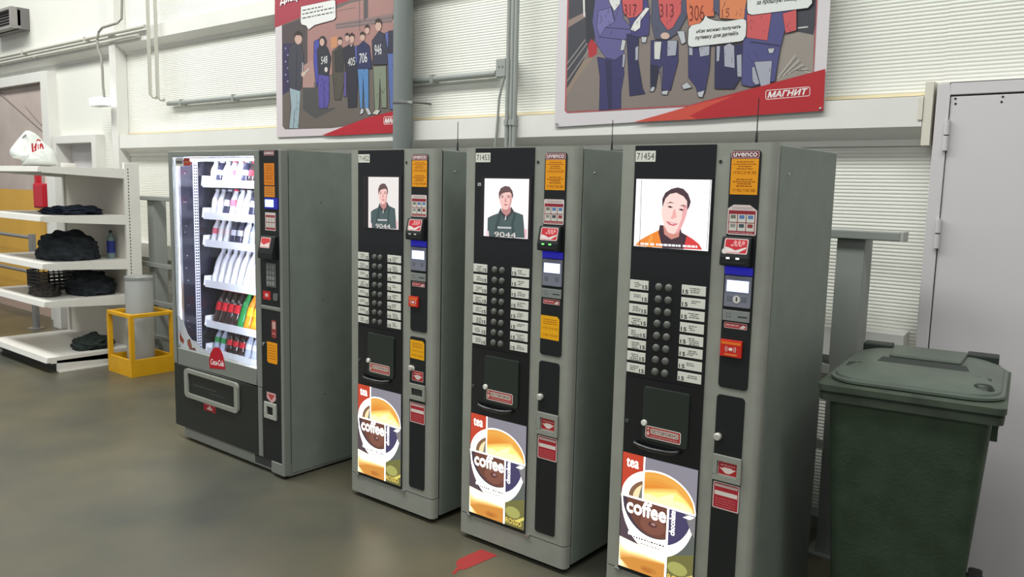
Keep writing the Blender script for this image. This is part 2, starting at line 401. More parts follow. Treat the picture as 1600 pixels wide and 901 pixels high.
def panel_art(parent):
    """the backlit tea / coffee picture: s,t run 0..1 across and down the panel"""
    U0, U1, Z1, Z0 = 0.064, 0.390, 0.620, 0.143
    A = Art(-0.008, lambda s, t: (U0+(U1-U0)*s, Z1-(Z1-Z0)*t))
    W1 = emi((255, 252, 244), 2.2)
    def half(cx, ct, rs, rt, m, up, s0=0.0, s1=1.0, n=28):
        pts = []
        for i in range(n+1):
            s = s0+(s1-s0)*i/n; q = max(0, 1-((s-cx)/rs)**2)
            pts.append((s, ct + (-1 if up else 1)*rt*math.sqrt(q)))
        A.poly([(s0, ct)] + pts + [(s1, ct)], m)
    A.rect(0, 1, 0, 1, emi((176, 172, 186), 0.62))
    A.rect(0, 0.30, 0, 0.37, emi((214, 72, 44), 0.85))
    half(0.5, 0.37, 0.50, 0.27, W1, True, 0.0, 0.30)
    half(0.46, 0.37, 0.36, 0.185, emi((150, 112, 82), 0.8), True, 0.10, 0.30)
    half(0.50, 0.37, 0.34, 0.165, emi((255, 226, 176), 1.1), True, 0.165, 0.30)
    A.poly([(0.235, 0.37), (0.285, 0.23), (0.29, 0.37)], emi((150, 150, 140), 0.7))
    half(0.5, 0.37, 0.50, 0.275, W1, True, 0.30, 0.999)
    half(0.5, 0.37, 0.485, 0.262, emi((250, 176, 74), 0.95), True, 0.30, 0.984)
    for k in range(5):
        f = k/4; half(0.50+0.03*f, 0.37, 0.46-0.16*f, 0.245-0.11*f, emi((int(248-12*f), int(178-36*f), int(80-36*f)), 0.97), True, 0.314, 0.94-0.14*f)
    for k in range(4):
        f = k/4; d = 0.05*(1-f); A.poly([(0.314, 0.37), (0.314, 0.32-d), (0.42, 0.30-d), (0.60, 0.27-d), (0.74, 0.25-d), (0.86, 0.29-d*.6), (0.955, 0.34-d*.3), (0.97, 0.37)], emi((255, int(196+34*f), int(96+44*f)), 1.0+0.5*f))
    A.poly([(0.30, 0.37), (0.30, 0.32), (0.40, 0.30), (0.50, 0.315), (0.62, 0.27), (0.72, 0.25), (0.70, 0.30), (0.84, 0.30), (0.95, 0.34), (0.96, 0.37)], emi((255, 238, 160), 1.7))
    A.rect(0, 0.655, 0.37, 1, emi((120, 96, 110), 0.5))
    A.rect(0.655, 1, 0.37, 1, emi((120, 126, 120), 0.62))
    A.poly([(0.655, 0.78), (1, 0.70), (1, 1), (0.655, 1)], emi((132, 130, 70), 0.75))
    A.ell(0.80, 0.86, 0.13, 0.055, emi((186, 186, 104), 0.85)); A.poly([(0.84, 0.93), (1.0, 0.87), (1.0, 0.90), (0.9, 0.94)], emi((226, 214, 110), 1.0))
    A.rect(0, 0.655, 0.80, 1, emi((226, 160, 70), 0.9))
    A.poly([(0, 0.74), (0.655, 0.80), (0.655, 0.86), (0.45, 0.84), (0.30, 0.86), (0.16, 0.90), (0.12, 0.97), (0, 1.0)], emi((255, 240, 200), 2.0))
    for k in range(6):
        f = k/5; A.poly([(0.0, 0.80+0.13*f), (0.10+0.10*f, 0.84+0.05*f), (0.30+0.06*f, 0.83+0.05*f), (0.655, 0.84+0.02*f), (0.655, 1), (0.02+0.16*f, 1)], emi((int(255-26*f), int(232-78*f), int(176-112*f)), 1.7-0.8*f))
    A.ell(0.42, 0.955, 0.12, 0.03, emi((214, 140, 56), 0.9)); A.ell(0.40, 0.958, 0.07, 0.016, emi((200, 122, 44), 0.9))
    half(0.5, 0.37, 0.499, 0.44, W1, False, 0.0, 0.655); half(0.5, 0.37, 0.499, 0.44, W1, False, 0.655, 0.999)
    half(0.46, 0.37, 0.44, 0.30, emi((92, 74, 92), 0.55), False, 0.02, 0.655)
    half(0.48, 0.37, 0.40, 0.29, emi((128, 78, 62), 0.75), False, 0.09, 0.655)
    A.ell(0.45, 0.56, 0.17, 0.08, emi((146, 92, 76), 0.8)); A.ell(0.45, 0.555, 0.06, 0.025, emi((112, 62, 58), 0.7)); A.ell(0.46, 0.55, 0.03, 0.012, emi((190, 150, 150), 0.8))
    half(0.5, 0.37, 0.46, 0.34, emi((88, 80, 128), 0.62), False, 0.655, 0.93)
    A.poly([(0.86, 0.37), (1, 0.37), (1, 0.56), (0.95, 0.52), (0.90, 0.44)], emi((150, 146, 150), 0.75))
    A.poly([(0.84, 0.415), (0.92, 0.385), (0.99, 0.39), (0.93, 0.42)], W1)
    A.rect(0.12, 0.655, 0.672, 0.70, W1)
    A.rect(0, 1, 0.362, 0.378, W1); A.rect(0.293, 0.313, 0, 0.37, W1); A.rect(0.636, 0.662, 0.37, 1, W1)
    A.bold('tea', (0.06, 0.115), (0.225, 0.115), (0.06, 0.045), W1, 0.0028)
    A.bold('coffee', (0.09, 0.505), (0.62, 0.505), (0.09, 0.385), W1, 0.006)
    A.bold('chocolate', (0.745, 0.59), (0.745, 0.385), (0.675, 0.59), W1, 0.002)
    A.text('ROSSO', (0.68, 0.975), (0.96, 0.975), (0.68, 0.925), emi((250, 214, 96), 1.2))
    DK = emi((90, 70, 70), 0.4); rnd = random.Random(3); s = 0.20
    while s < 0.60:
        w = rnd.uniform(0.012, 0.035); A.rect(s, min(s+w, 0.62), 0.70, 0.713, DK); s += w+0.014
    s = 0.30
    while s < 0.55:
        w = rnd.uniform(0.012, 0.035); A.rect(s, min(s+w, 0.58), 0.737, 0.748, emi((196, 176, 150), 0.8)); s += w+0.014
    A.k = max(A.k, 1); A.STEP = A.STEP
    return A.build('backlit_picture', parent)

def person_a(A):
    """passport-like picture of a man in a dark green bib; coordinates in the 751 x 901 crop"""
    A.poly([(165,565),(210,540),(290,510),(320,450),(335,500),(385,540),(430,505),(440,432),(475,490),(580,530),(595,700),(598,802),(160,780)], emi((78, 98, 98), 0.85))
    A.poly([(290,515),(320,540),(300,660),(265,785),(235,783),(262,620)], emi((62, 80, 82), 0.8)); A.poly([(470,495),(500,520),(470,640),(490,800),(460,800),(440,640)], emi((62, 80, 82), 0.8))
    A.poly([(330,440),(438,440),(432,510),(385,545),(335,503)], emi((208, 146, 142), 0.85))
    A.poly([(320,445),(335,500),(385,545),(430,505),(440,432),(472,490),(405,565),(385,610),(362,565),(292,503)], emi((66, 64, 70), 0.8))
    A.poly([(372,545),(384,545),(380,590),(366,590)], emi((220, 220, 220), 0.9))
    A.poly([(308,310),(330,275),(380,258),(430,258),(450,300),(447,380),(427,440),(395,468),(360,468),(330,445),(310,390),(303,350)], emi((246, 200, 194), 1.0))
    A.poly([(420,300),(450,300),(447,380),(427,440),(395,468),(415,420),(428,370)], emi((222, 164, 160), 0.95))
    A.poly([(298,330),(295,270),(320,215),(370,190),(420,198),(455,245),(467,300),(455,348),(446,290),(425,262),(370,268),(335,280),(310,310),(306,345)], emi((112, 84, 84), 0.8))
    for x in (338, 408):
        A.poly([(x-20,306),(x,300),(x+22,306),(x,309)], emi((120, 80, 80), 0.8)); A.ell(x, 322, 13, 6, emi((90, 60, 66), 0.7))
    A.poly([(370,330),(384,330),(392,378),(376,386),(362,376)], emi((226, 160, 158), 0.95))
    A.poly([(350,408),(378,402),(408,410),(380,422)], emi((206, 96, 108), 0.95))
    A.rect(285, 300, 664, 690, emi((226, 226, 226), 0.9)); A.poly([(302,668),(442,672),(444,692),(304,688)], emi((214, 214, 214), 0.85))
    A.text('9044', (245, 785), (495, 800), (245, 725), emi((236, 226, 222), 0.95))
    A.poly([(150,700),(178,720),(182,781),(140,779)], emi((240, 216, 220), 1.0)); A.poly([(592,690),(628,700),(624,806),(600,804)], emi((236, 190, 196), 1.0))
def person_b(A):
    """smiling man in an orange and red jacket; coordinates in the 701 x 901 crop"""
    A.poly([(62,792),(100,750),(180,705),(250,672),(300,812)], emi((242, 138, 44), 1.0)); A.poly([(440,700),(470,716),(510,740),(560,780),(588,826),(420,818)], emi((226, 62, 62), 0.95))
    A.poly([(180,705),(200,700),(196,806),(150,803)], emi((250, 160, 70), 1.0))
    A.poly([(255,632),(245,690),(275,812),(440,822),(466,716),(425,690),(418,655)], emi((78, 50, 62), 0.7))
    A.poly([(282,640),(415,650),(404,725),(345,745),(290,705)], emi((222, 150, 136), 0.9))
    A.poly([(280,490),(290,440),(320,395),(370,376),(430,396),(468,440),(472,520),(452,590),(427,650),(400,692),(360,704),(320,692),(290,640),(272,570),(268,510)], emi((255, 216, 208), 1.05))
    A.poly([(440,470),(470,480),(470,530),(452,590),(427,650),(400,692),(370,702),(400,650),(425,580)], emi((240, 176, 176), 1.0))
    A.poly([(275,500),(274,430),(298,380),(345,350),(395,338),(440,350),(478,390),(498,450),(487,490),(470,518),(468,445),(440,408),(385,380),(335,390),(300,425),(284,470)], emi((86, 60, 70), 0.7))
    A.poly([(303,468),(338,450),(376,464),(338,460)], emi((140, 90, 90), 0.8)); A.poly([(408,482),(440,474),(466,498),(438,486)], emi((140, 90, 90), 0.8))
    for (x, y) in ((336, 492), (424, 514)):
        A.poly([(x-24,y-4),(x,y-10),(x+24,y+4),(x,y+8)], emi((120, 70, 76), 0.75)); A.ell(x, y, 7, 6, emi((40, 26, 34), 0.5))
    A.poly([(362,510),(378,512),(386,572),(352,588),(336,574),(352,566)], emi((244, 178, 172), 1.0))
    A.poly([(302,602),(345,612),(398,624),(362,640),(328,630)], emi((214, 84, 100), 0.95)); A.poly([(318,611),(380,624),(352,628)], emi((250, 226, 226), 1.05))
    rnd = random.Random(5); x = 105
    while x < 545:
        w = rnd.uniform(14, 34); y = 770+(x-105)*0.055; A.poly([(x,y),(x+w,y+w*0.055),(x+w,y+w*0.055+17),(x,y+17)], emi((250, 250, 250), 1.0)); A.k -= 1
        x += w+(5 if rnd.random() < .8 else 16)
    A.k += 1
    A.line((113, 278), (98, 798), 4, emi((120, 110, 120), 0.6)); A.line((655, 278), (622, 828), 4, emi((120, 110, 120), 0.6))

def coffee(num, n):
    X = MX[n]
    where = {2: 'second from the left in the row', 3: 'between two lookalikes', 4: 'nearest the green bin'}[n]
    look = {2: 'grey coffee vending machine numbered 71452, beside the glass-fronted snack machine',
            3: 'grey coffee vending machine numbered 71453, middle of the three coffee machines',
            4: 'grey coffee vending machine numbered 71454, showing a man in orange, beside the green bin'}[n]
    t = thing('coffee_machine', look, 'vending machine', (X, 0, 0), 0, 'coffee vending machines in a row')
    # cabinet, seam, door, plinth
    box('cabinet', (0.004, CW, 0.052, CD, 0.03, CH-0.006), GREYD, t, bevel=0.004)
    box('door_seam', (0.008, CW-0.006, 0.040, 0.053, 0.12, CH-0.008), SEAM, t)
    pl = []
    for (cx, cy, a0, r) in ((CW-0.022, 0.022, -PI/2, 0.022), ):
        pl += [(cx+r*math.cos(a0+PI/2*k/5), cy+r*math.sin(a0+PI/2*k/5)) for k in range(6)]
    pts = pl + [(CW, 0.040), (0, 0.040)] + [(0.008+0.008*math.cos(PI+PI/2*k/3), 0.008+0.008*math.sin(PI+PI/2*k/3)) for k in range(4)]
    MB().prism([(a, b, 0.128) for a, b in pts], (0, 0, CH-0.128)).build('door', GREY, t, smooth=math.radians(30))
    MB().prism([(a, b, 0.025) for a, b in pts], (0, 0, 0.098)).build('plinth', GREY, t, smooth=math.radians(30))
    box('plinth_shadow_gap', (0.01, CW-0.008, 0.012, CD-0.01, 0.122, 0.131), SEAM, t)
    for (fx, fy) in ((0.06, 0.07), (CW-0.06, 0.07), (0.06, CD-0.06), (CW-0.06, CD-0.06)):
        MB().lathe([(0.025, 0), (0.025, 0.008), (0.012, 0.01), (0.012, 0.035)], (fx, fy, 0), 12).build('foot', BLACKM, t)
    for (hu) in (0.055, 0.405):
        box('hinge_catch', (hu-0.013, hu+0.013, -0.008, 0.002, 0.117, 0.128), STEEL, t, bevel=0.002)
    MB().lathe([(0.006, 0), (0.006, -0.002)], (0.41, 0, 1.765), 10, axis='y').build('screw', SEAM, t)
    MB().lathe([(0.007, 0), (0.005, 0.003)], (CW, 0.13, 1.725), 10, axis='x').build('rivet', STEEL, t)
    # black fascia: upper flat sheet, bowed lower dispensing zone
    fa = plate('fascia', 0.060, 0.393, 0.930, CH-0.004, -0.004, 0.006, BLACK, t, bevel=0.0015)
    lo = vbulge(0.060, 0.393, 0.622, 0.930, -0.004, 0.006, 0.012, BLACK, 'dispensing_panel', t)
    pb = box('picture_backing', (0.060, 0.393, -0.006, 0.001, 0.128, 0.622), BLACKM, t)
    panel_art(t)
    # number plate
    A = Art(-0.0052); A.rect(0.064, 0.150, 1.765, 1.806, WHITEP)
    A.text(num, (0.070, 1.773), (0.144, 1.773), (0.070, 1.798), ink((30, 30, 34)))
    A.build('number_plate', fa)
    # picture screen
    if n == 4:
        scr = plate('display_screen', 0.066, 0.389, 1.436, 1.706, -0.007, 0.003, BLACKM, t)
        c = crop(980, 225, 5.007, -0.0075, X); A = Art(-0.0073)
        A.rect(0.073, 0.383, 1.443, 1.700, emi((255, 250, 253), 1.25)); A.conv = c; person_b(A)
    else:
        scr = plate('display_screen', 0.100, 0.384, 1.436, 1.702, -0.007, 0.003, mat('screen_glass_off', (44, 40, 42), 0.15), t)
        u0, u1 = (0.121, 0.370) if n == 3 else (0.143, 0.364)
        c3 = crop(740, 265, 7.508, -0.0075, MX[3])
        def c(a, b):
            u, z = c3(a, b); return (u0+(u-0.121)/(0.370-0.121)*(u1-u0), z)
        A = Art(-0.0073); A.rect(u0, u1, 1.440, 1.694, emi((252, 244, 246) if n == 3 else (244, 238, 234), 1.12 if n == 3 else 0.95)); A.conv = c; person_a(A)
    A.build('screen_picture', scr)
    if n == 3:
        A = Art(-0.0045); A.rect(0.078, 0.098, 1.661, 1.674, ink((196, 196, 190))); A.poly([(0.083, 1.664), (0.093, 1.667), (0.083, 1.671)], ink((40, 40, 40))); A.rect(0.094, 0.096, 1.663, 1.672, ink((40, 40, 40)))
        A.build('badge', fa)
    # price labels and buttons
    for i in range(8):
        zt = 1.312-0.047*i
        for side, (a, b) in enumerate(((0.063, 0.144), (0.285, 0.382))):
            lb = plate('price_label', a, b, zt-0.036, zt, -0.0065, 0.0025, WHITEP, fa, bevel=0.0006)
            A = Art(-0.0066)
            if side == 0:
                A.bold('15', (b-0.024, zt-0.032), (b-0.004, zt-0.032), (b-0.024, zt-0.018), ink((44, 44, 44)), 0.0006); lx = (a+0.012, b-0.028)
            else:
                A.bold('15', (a+0.005, zt-0.032), (a+0.027, zt-0.032), (a+0.005, zt-0.018), ink((44, 44, 44)), 0.0006); lx = (a+0.032, b-0.016)
            rnd = random.Random(i*2+side+n*31)
            for k in range(rnd.choice((2, 3, 3, 4))):
                x0 = lx[0]+rnd.uniform(0, 0.012); A.greek(x0, min(lx[1], x0+rnd.uniform(0.018, 0.046)), zt-0.012-0.0072*k, 0.0028, ink((96, 96, 92)), i)
            A.build('price_print', fa)
        for bu in (0.189, 0.231):
            MB().lathe([(0.0145, 0), (0.0145, -0.002), (0.0125, -0.003), (0.0125, -0.008), (0.0105, -0.0095), (0.003, -0.010)], (bu, -0.004, zt-0.018), 16, axis='y').build('button', BTN, fa, smooth=SM)
    # dispensing flap, its warning label, grip ledge and lock
    plate('dispensing_flap', 0.150, 0.345, 0.690, 0.905, -0.019, 0.012, FLAP, lo, r=0.012, bevel=0.002)
    A = Art(-0.0193); pts = rrect(0.166, 0.318, 0.704, 0.752, 0.008)
    A.poly(pts, ink(PALE)); A.poly(rrect(0.169, 0.315, 0.707, 0.749, 0.006), ink((178, 60, 62))); A.poly(rrect(0.188, 0.308, 0.722, 0.743, 0.006), ink((214, 200, 188)))
    A.bold('ОСТОРОЖНО', (0.192, 0.726), (0.304, 0.726), (0.192, 0.739), ink((110, 70, 66)), 0.0004); A.ell(0.178, 0.74, 0.005, 0.006, ink((226, 190, 180))); A.ell(0.178, 0.722, 0.006, 0.009, ink((226, 190, 180)))
    A.greek(0.19, 0.305, 0.712, 0.004, ink((214, 160, 150)), 4)
    A.build('warning_label', lo)
    ledge = []
    for i in range(13):
        s = i/12; u = 0.112+0.206*s; d = 0.030*(math.sin(PI*s))**0.35
        ledge.append((u, -0.010-d, 0.667+0.010*(abs(2*s-1))**4))
    MB().tube(ledge, 0.0085, 10).build('grip_ledge', BLACK, lo, smooth=True)
    MB().lathe([(0.012, 0), (0.012, -0.006), (0.010, -0.008)], (0.160, -0.019, 0.760), 16, axis='y').build('sticker_disc', WHITEP, lo, smooth=SM)
    MB().lathe([(0.009, 0), (0.009, -0.004), (0.006, -0.005)], (0.076, -0.006, 0.748), 14, axis='y').build('lock', mat('dull_lock', (90, 96, 92), 0.4, 0.6), lo, smooth=SM)
    # payment strip, upper and lower
    up = plate('payment_strip', 0.448, 0.560, 0.952, 1.804, -0.003, 0.005, BLACKM, t, r=0.014)
    A = Art(-0.0034)
    A.poly(rrect(0.451, 0.553, 1.776, 1.801, 0.006), ink((226, 190, 190))); A.poly(rrect(0.4535, 0.5505, 1.778, 1.799, 0.005), ink((112, 40, 50)))
    A.bold('uvenco', (0.459, 1.782), (0.545, 1.782), (0.459, 1.795), ink((236, 226, 226)), 0.0009)
    A.rect(0.4525, 0.553, 1.650, 1.774, ink(ORANGE))
    BR = ink((150, 80, 20))
    for k, (za, w) in enumerate(((1.762, .062), (1.754, .084), (1.746, .050), (1.738, .06), (1.701, .060), (1.693, .084), (1.686, .05), (1.678, .058))):
        A.greek(0.503-w/2, 0.503+w/2, za, 0.0032, BR, k)
    A.text('+7 812 33 45 303', (0.461, 1.722), (0.545, 1.722), (0.461, 1.732), BR); A.text('+7 952 7100 200', (0.461, 1.660), (0.545, 1.660), (0.461, 1.670), BR)
    A.build('service_sticker', up)
    A = Art(-0.0034)
    A.poly([(0.449,1.512),(0.455,1.508),(0.552,1.508),(0.557,1.512),(0.557,1.595),(0.530,1.614),(0.470,1.614),(0.449,1.600)] if n == 4 else rrect(0.449, 0.552, 1.508, 1.612, 0.006), ink((222, 206, 204)))
    A.rect(0.453, 0.552 if n == 4 else 0.548, 1.512, 1.594, ink((150, 44, 56))); A.rect(0.464, 0.540, 1.598, 1.607, ink((196, 182, 180)))
    for q in range(6):
        a = 0.456+0.032*(q % 3); b = 1.522+0.031*(q//3)
        A.rect(a, a+0.029, b, b+0.028, ink((214, 212, 204))); A.k += 0
        A.rect(a+0.005, a+0.024, b+0.012, b+0.025, ink([(150,150,146), (78,86,92), (150,60,60), (120,118,112), (90,124,178), (96,130,182)][q]))
    A.greek(0.458, 0.546, 1.514, 0.004, ink((210, 140, 140)), 9)
    A.build('coin_guide_sticker', up)
    # note acceptor: projecting nose with slot
    nose = MB(); nose.prism([(0.440, -0.003, 1.502), (0.440, -0.018, 1.500), (0.440, -0.034, 1.428), (0.440, -0.034, 1.400), (0.440, -0.003, 1.394)], (0.108, 0, 0))
    na = nose.build('note_acceptor', BLACKM, t, bevel=0.003)
    sl = Vector((0, -0.016, -0.072)).normalized()
    A = Art(0); O = Vector((0, -0.0190, 1.497))
    A.poly(rrect(0.452, 0.540, -0.056, -0.002, 0.006), ink((228, 208, 204))); A.poly(rrect(0.4555, 0.5365, -0.053, -0.005, 0.005), ink((196, 44, 56)))
    for q in range(3): A.ell(0.492+0.015*q, -0.016, 0.006, 0.008, ink((226, 150, 150)))
    for q in range(3): A.ell(0.482+0.015*q, -0.026, 0.006, 0.004, ink((226, 150, 150)))
    A.poly([(0.457,-0.051),(0.457,-0.032),(0.476,-0.036),(0.496,-0.044),(0.534,-0.030),(0.534,-0.036),(0.508,-0.051)], ink((226, 216, 214)))
    if n == 4: A.ell(0.456, -0.048, 0.010, 0.010, ink((216, 210, 206)))
    ob = A.build('note_sticker', na)
    for v in ob.data.vertices:
        a, d, b = v.co; q = O + Vector((a, 0, 0)) - sl*b + Vector((0, d, 0)); v.co = q
    for q in (0.472, 0.508):
        MB().box(q-0.006, q+0.006, -0.0365, -0.033, 1.423, 1.429).build('indicator_light', emi((120, 255, 120) if n == 3 else (240, 250, 240), 1.6 if n != 2 else 0.5), na)
    box('slot_mouth', (0.452, 0.536, -0.0355, -0.033, 1.407, 1.414), SEAM, na)
    box('bezel_blue_glow', (0.451, 0.555, -0.008, -0.003, 1.366, 1.393), emi((26, 22, 190), 0.55), t)  # blue-lit plastic: the glow on it is put in as emission
    # card reader with lit display
    cr = plate('card_reader', 0.455, 0.554, 1.250, 1.362, -0.010, 0.008, mat('reader_grey', (126, 128, 142), 0.45), t, r=0.004, bevel=0.0015)
    plate('reader_display', 0.464, 0.545, 1.306, 1.346, -0.0115, 0.002, emi((196, 206, 255), 2.4), cr)
    for a in (0.476, 0.531):
        A = Art(-0.0104)
        A.rect(a-0.0085, a+0.0085, 1.272, 1.288, ink((70, 72, 84))); A.rect(a-0.0065, a+0.0065, 1.274, 1.286, ink((130, 132, 146))); A.rect(a-0.003, a+0.003, 1.278, 1.282, ink((60, 60, 70)))
        A.build('reader_key', cr)
    if n == 4:
        A = Art(-0.0110); A.ell(0.503, 1.279, 0.014, 0.014, ink((214, 214, 210))); A.text('1', (0.500, 1.272), (0.506, 1.272), (0.500, 1.287), ink((60, 60, 60)))
        A.build('round_sticker', cr)
    cs = plate('card_slot', 0.452, 0.553, 1.199, 1.238, -0.008, 0.006, mat('slot_grey', (132, 136, 134), 0.45), t, bevel=0.0015)
    A = Art(-0.0082); A.rect(0.510, 0.546, 1.215, 1.219, ink((36, 38, 40))); A.build('slot_opening', cs)
    A = Art(-0.0082); A.rect(0.466, 0.482, 1.212, 1.226, ink((96, 100, 98))); A.rect(0.468, 0.480, 1.214, 1.224, ink((136, 140, 136)))
    A.build('slot_mark', cs)
    A = Art(-0.0034); A.poly(rrect(0.459, 0.545, 1.172, 1.194, 0.004), ink((214, 186, 180))); A.poly(rrect(0.461, 0.543, 1.174, 1.192, 0.003), ink((176, 66, 72)))
    A.greek(0.465, 0.515, 1.181, 0.006, ink((222, 170, 166)), 2); A.poly([(0.517,1.176),(0.530,1.188),(0.541,1.183),(0.532,1.175)], ink((226, 214, 206)))
    A.build('card_sticker', up)
    if n == 4 or n == 2:
        a, b, z0, z1 = (0.451, 0.533, 1.068, 1.130) if n == 4 else (0.442, 0.506, 1.071, 1.122)
        cl = plate('contactless_reader', a, b, z0, z1, -0.012, 0.010, mat('reader_red', (206, 40, 28), 0.45), t, bevel=0.002)
        A = Art(-0.0124); A.rect(a+0.004, b-0.003, z1-0.016, z1-0.006, ink((240, 120, 40))); A.rect(a+0.018, b-0.016, z0+0.006, z0+0.013, ink((236, 120, 60)))
        cx, cz = (a+b)/2, (z0+z1)/2-0.002; A.ell(cx, cz, 0.008, 0.006, ink((240, 226, 220)))
        for sgn in (-1, 1):
            for rr in (0.014, 0.020):
                for k in range(5):
                    th = -0.7+1.4*k/5; th2 = th+0.28
                    A.line((cx+sgn*rr*math.cos(th), cz+rr*0.8*math.sin(th)), (cx+sgn*rr*math.cos(th2), cz+rr*0.8*math.sin(th2)), 0.0022, ink((236, 206, 200))); A.k -= 1
        A.k += 1; A.build('contactless_print', cl)
    if n in (2, 3):
        z0, z1 = (1.022, 1.122) if n == 3 else (0.816, 0.908)
    lw = plate('lower_strip', 0.446, 0.553, 0.158, 0.924, -0.003, 0.005, BLACKM, t, r=0.014)
    if n in (2, 3):
        A = Art(-0.0036); A.poly([(0.449, z0), (0.546, z0-0.002), (0.546, z1-0.012), (0.536, z1), (0.449, z1)], ink((244, 176, 22)))
        for k in range(3): A.greek(0.462, 0.534, z1-0.018-0.009*k, 0.0035, ink((170, 96, 16)), k)
        A.text('+7 812 33 45 303', (0.458, z1-0.058), (0.538, z1-0.058), (0.458, z1-0.048), ink((170, 96, 16))); A.text('+7 952 7100 200', (0.458, z0+0.012), (0.538, z0+0.012), (0.458, z0+0.022), ink((170, 96, 16)))
        A.build('yellow_notice', up if n == 3 else lw)
    MB().lathe([(0.014, 0), (0.014, -0.012), (0.011, -0.015), (0.004, -0.015)], (0.460, -0.003, 0.766), 18, axis='y').build('key_lock', mat('pale_lock', (206, 204, 196), 0.35, 0.3), lw, smooth=SM)
    # coin return tray
    rt = MB()
    x0, x1, z0, z1 = 0.448, 0.556, 0.602, 0.700
    if n == 2: z1 = 0.690; z0 = 0.610
    for b in ((x0, x1, z1-0.022, z1), (x0, x1, z0, z0+0.022), (x0, x0+0.016, z0+0.022, z1-0.022), (x1-0.016, x1, z0+0.022, z1-0.022)): rt.box(b[0], b[1], -0.010, -0.003, b[2], b[3])
    rto = rt.build('coin_return', GREY, lw, bevel=0.0015)
    A = Art(-0.0045 if n != 2 else -0.0034)
    a0, b0 = (0.466, 0.626) if n != 2 else (0.464, 0.706)
    A.rect(a0, a0+0.076, b0, b0+0.050, ink((224, 206, 200))); A.rect(a0+0.002, a0+0.074, b0+0.002, b0+0.048, ink((176, 40, 46)))
    A.greek(a0+0.010, a0+0.066, b0+0.035, 0.006, ink((220, 150, 146)), 1)
    A.poly([(a0+0.006,b0+0.026),(a0+0.022,b0+0.026),(a0+0.022,b0+0.030),(a0+0.054,b0+0.030),(a0+0.054,b0+0.026),(a0+0.070,b0+0.026),(a0+0.046,b0+0.008),(a0+0.030,b0+0.008)], ink((228, 214, 206)))
    A.build('coin_arrow_sticker', lw)
    if n == 2:
        MB().lathe([(0.012, 0), (0.012, -0.003)], (0.468, -0.0032, 0.765), 16, axis='y').build('sticker_disc', WHITEP, lw)
        plate('coin_cup', 0.470, 0.536, 0.634, 0.668, -0.0045, 0.001, mat('cup_shade', (70, 76, 74), 0.3, 0.5), lw)
    A = Art(-0.0034); A.poly(rrect(0.451, 0.553, 0.494, 0.596, 0.005), ink((216, 198, 192))); A.poly(rrect(0.455, 0.549, 0.498, 0.592, 0.004), ink((176, 44, 54)))
    A.rect(0.458, 0.546, 0.578, 0.588, ink((214, 190, 186))); A.rect(0.458, 0.546, 0.546, 0.562, ink((226, 218, 210)))
    for k in range(4): A.greek(0.462, 0.540, 0.532-0.009*k, 0.003, ink((206, 110, 112)), k)
    A.build('red_notice', lw)
    # aerial standing on the cabinet roof
    ax = {2: WY(715, 228, 0.30), 3: WY(956, 228, 0.45), 4: WY(1182, 218, 0.14)}[n]
    top = {2: 190, 3: 187, 4: 152}[n]
    az = WY({2: 717, 3: 957, 4: 1184}[n], top, ax.y).z
    am = MB().lathe([(0.016, 0), (0.014, 0.008), (0.005, 0.016), (0.004, 0.05), (0.0022, 0.055), (0.0016, az-CH+0.006)], (min(max(ax.x-X, 0.05), CW-0.03), ax.y, CH-0.007), 10).build('aerial', BLACKM, t, smooth=SM)
    return t
coffee('71452', 2); coffee('71453', 3); coffee('71454', 4)
# ================================================================== glass-fronted snack and drinks machine
SX, SW, SY, SD = -2.6718, 1.1766, -0.1246, 0.83
sn = thing('snack_machine', 'wide glass-fronted vending machine with lit trays of bottles, leftmost in the row', 'vending machine', (SX, SY, 0))
SGREY = mat('frame_mid_grey', (128, 132, 126), 0.42, spec=0.4)
LINING = mat('dark_lining', (26, 26, 40), 0.15, spec=0.8, noise_amt=0.4, noise_scale=6)
LINW = mat('pale_lining', (190, 194, 204), 0.4)
MB().box(0, 0.03, 0.05, SD, 0.09, 1.83).box(0.945, SW, 0.05, SD, 0.03, 1.83).box(0.03, 0.945, SD-0.05, SD, 0.09, 1.83).box(0.03, 0.945, 0.05, SD-0.05, 1.80, 1.83).box(0.03, 0.945, 0.05, SD-0.05, 0.09, 0.53).build('cabinet', GREYD, sn)
box('side_lining', (0.030, 0.040, 0.05, SD-0.06, 0.531, 1.799), LINING, sn)
box('back_lining', (0.040, 0.944, SD-0.062, SD-0.051, 0.531, 1.799), mat('navy_lining', (16, 16, 24), 0.5), sn)
box('inner_side_panel', (0.934, 0.944, 0.05, SD-0.06, 0.531, 1.799), LINW, sn)
box('top_lining', (0.041, 0.933, 0.05, SD-0.065, 1.788, 1.799), LINW, sn)
# front door with window, dark lower door, payment column
fr = MB()
for b in ((0, 0.048, 0.497, 1.83), (0.925, 0.972, 0.497, 1.83), (0.048, 0.925, 1.797, 1.83), (0.048, 0.925, 0.497, 0.598)): fr.box(b[0], b[1], 0.0, 0.045, b[2], b[3])
fr.build('door_frame', SGREY, sn, bevel=0.004)
box('window_glass', (0.046, 0.927, 0.018, 0.024, 0.596, 1.799), glass_mat('clear_window', (0.97, 0.98, 1.0, 1)), sn)
low = plate('lower_door', 0.002, 0.925, 0.088, 0.494, 0.0, 0.045, mat('dark_green_black_panel', (34, 38, 36), 0.3), sn, bevel=0.004)
col = MB()
for b in ((0.927, 0.968, 0.088, 0.494), (1.152, SW, 0.02, 1.83), (0.974, 1.152, 0.952, 0.974), (1.05, 1.152, 0.02, 0.087)): col.box(b[0], b[1], 0.0, 0.045, b[2], b[3])
col.build('payment_column', SGREY, sn, bevel=0.004)
upn = plate('payment_panel', 0.974, 1.152, 0.974, 1.828, 0.003, 0.04, BLACKM, sn, bevel=0.002)
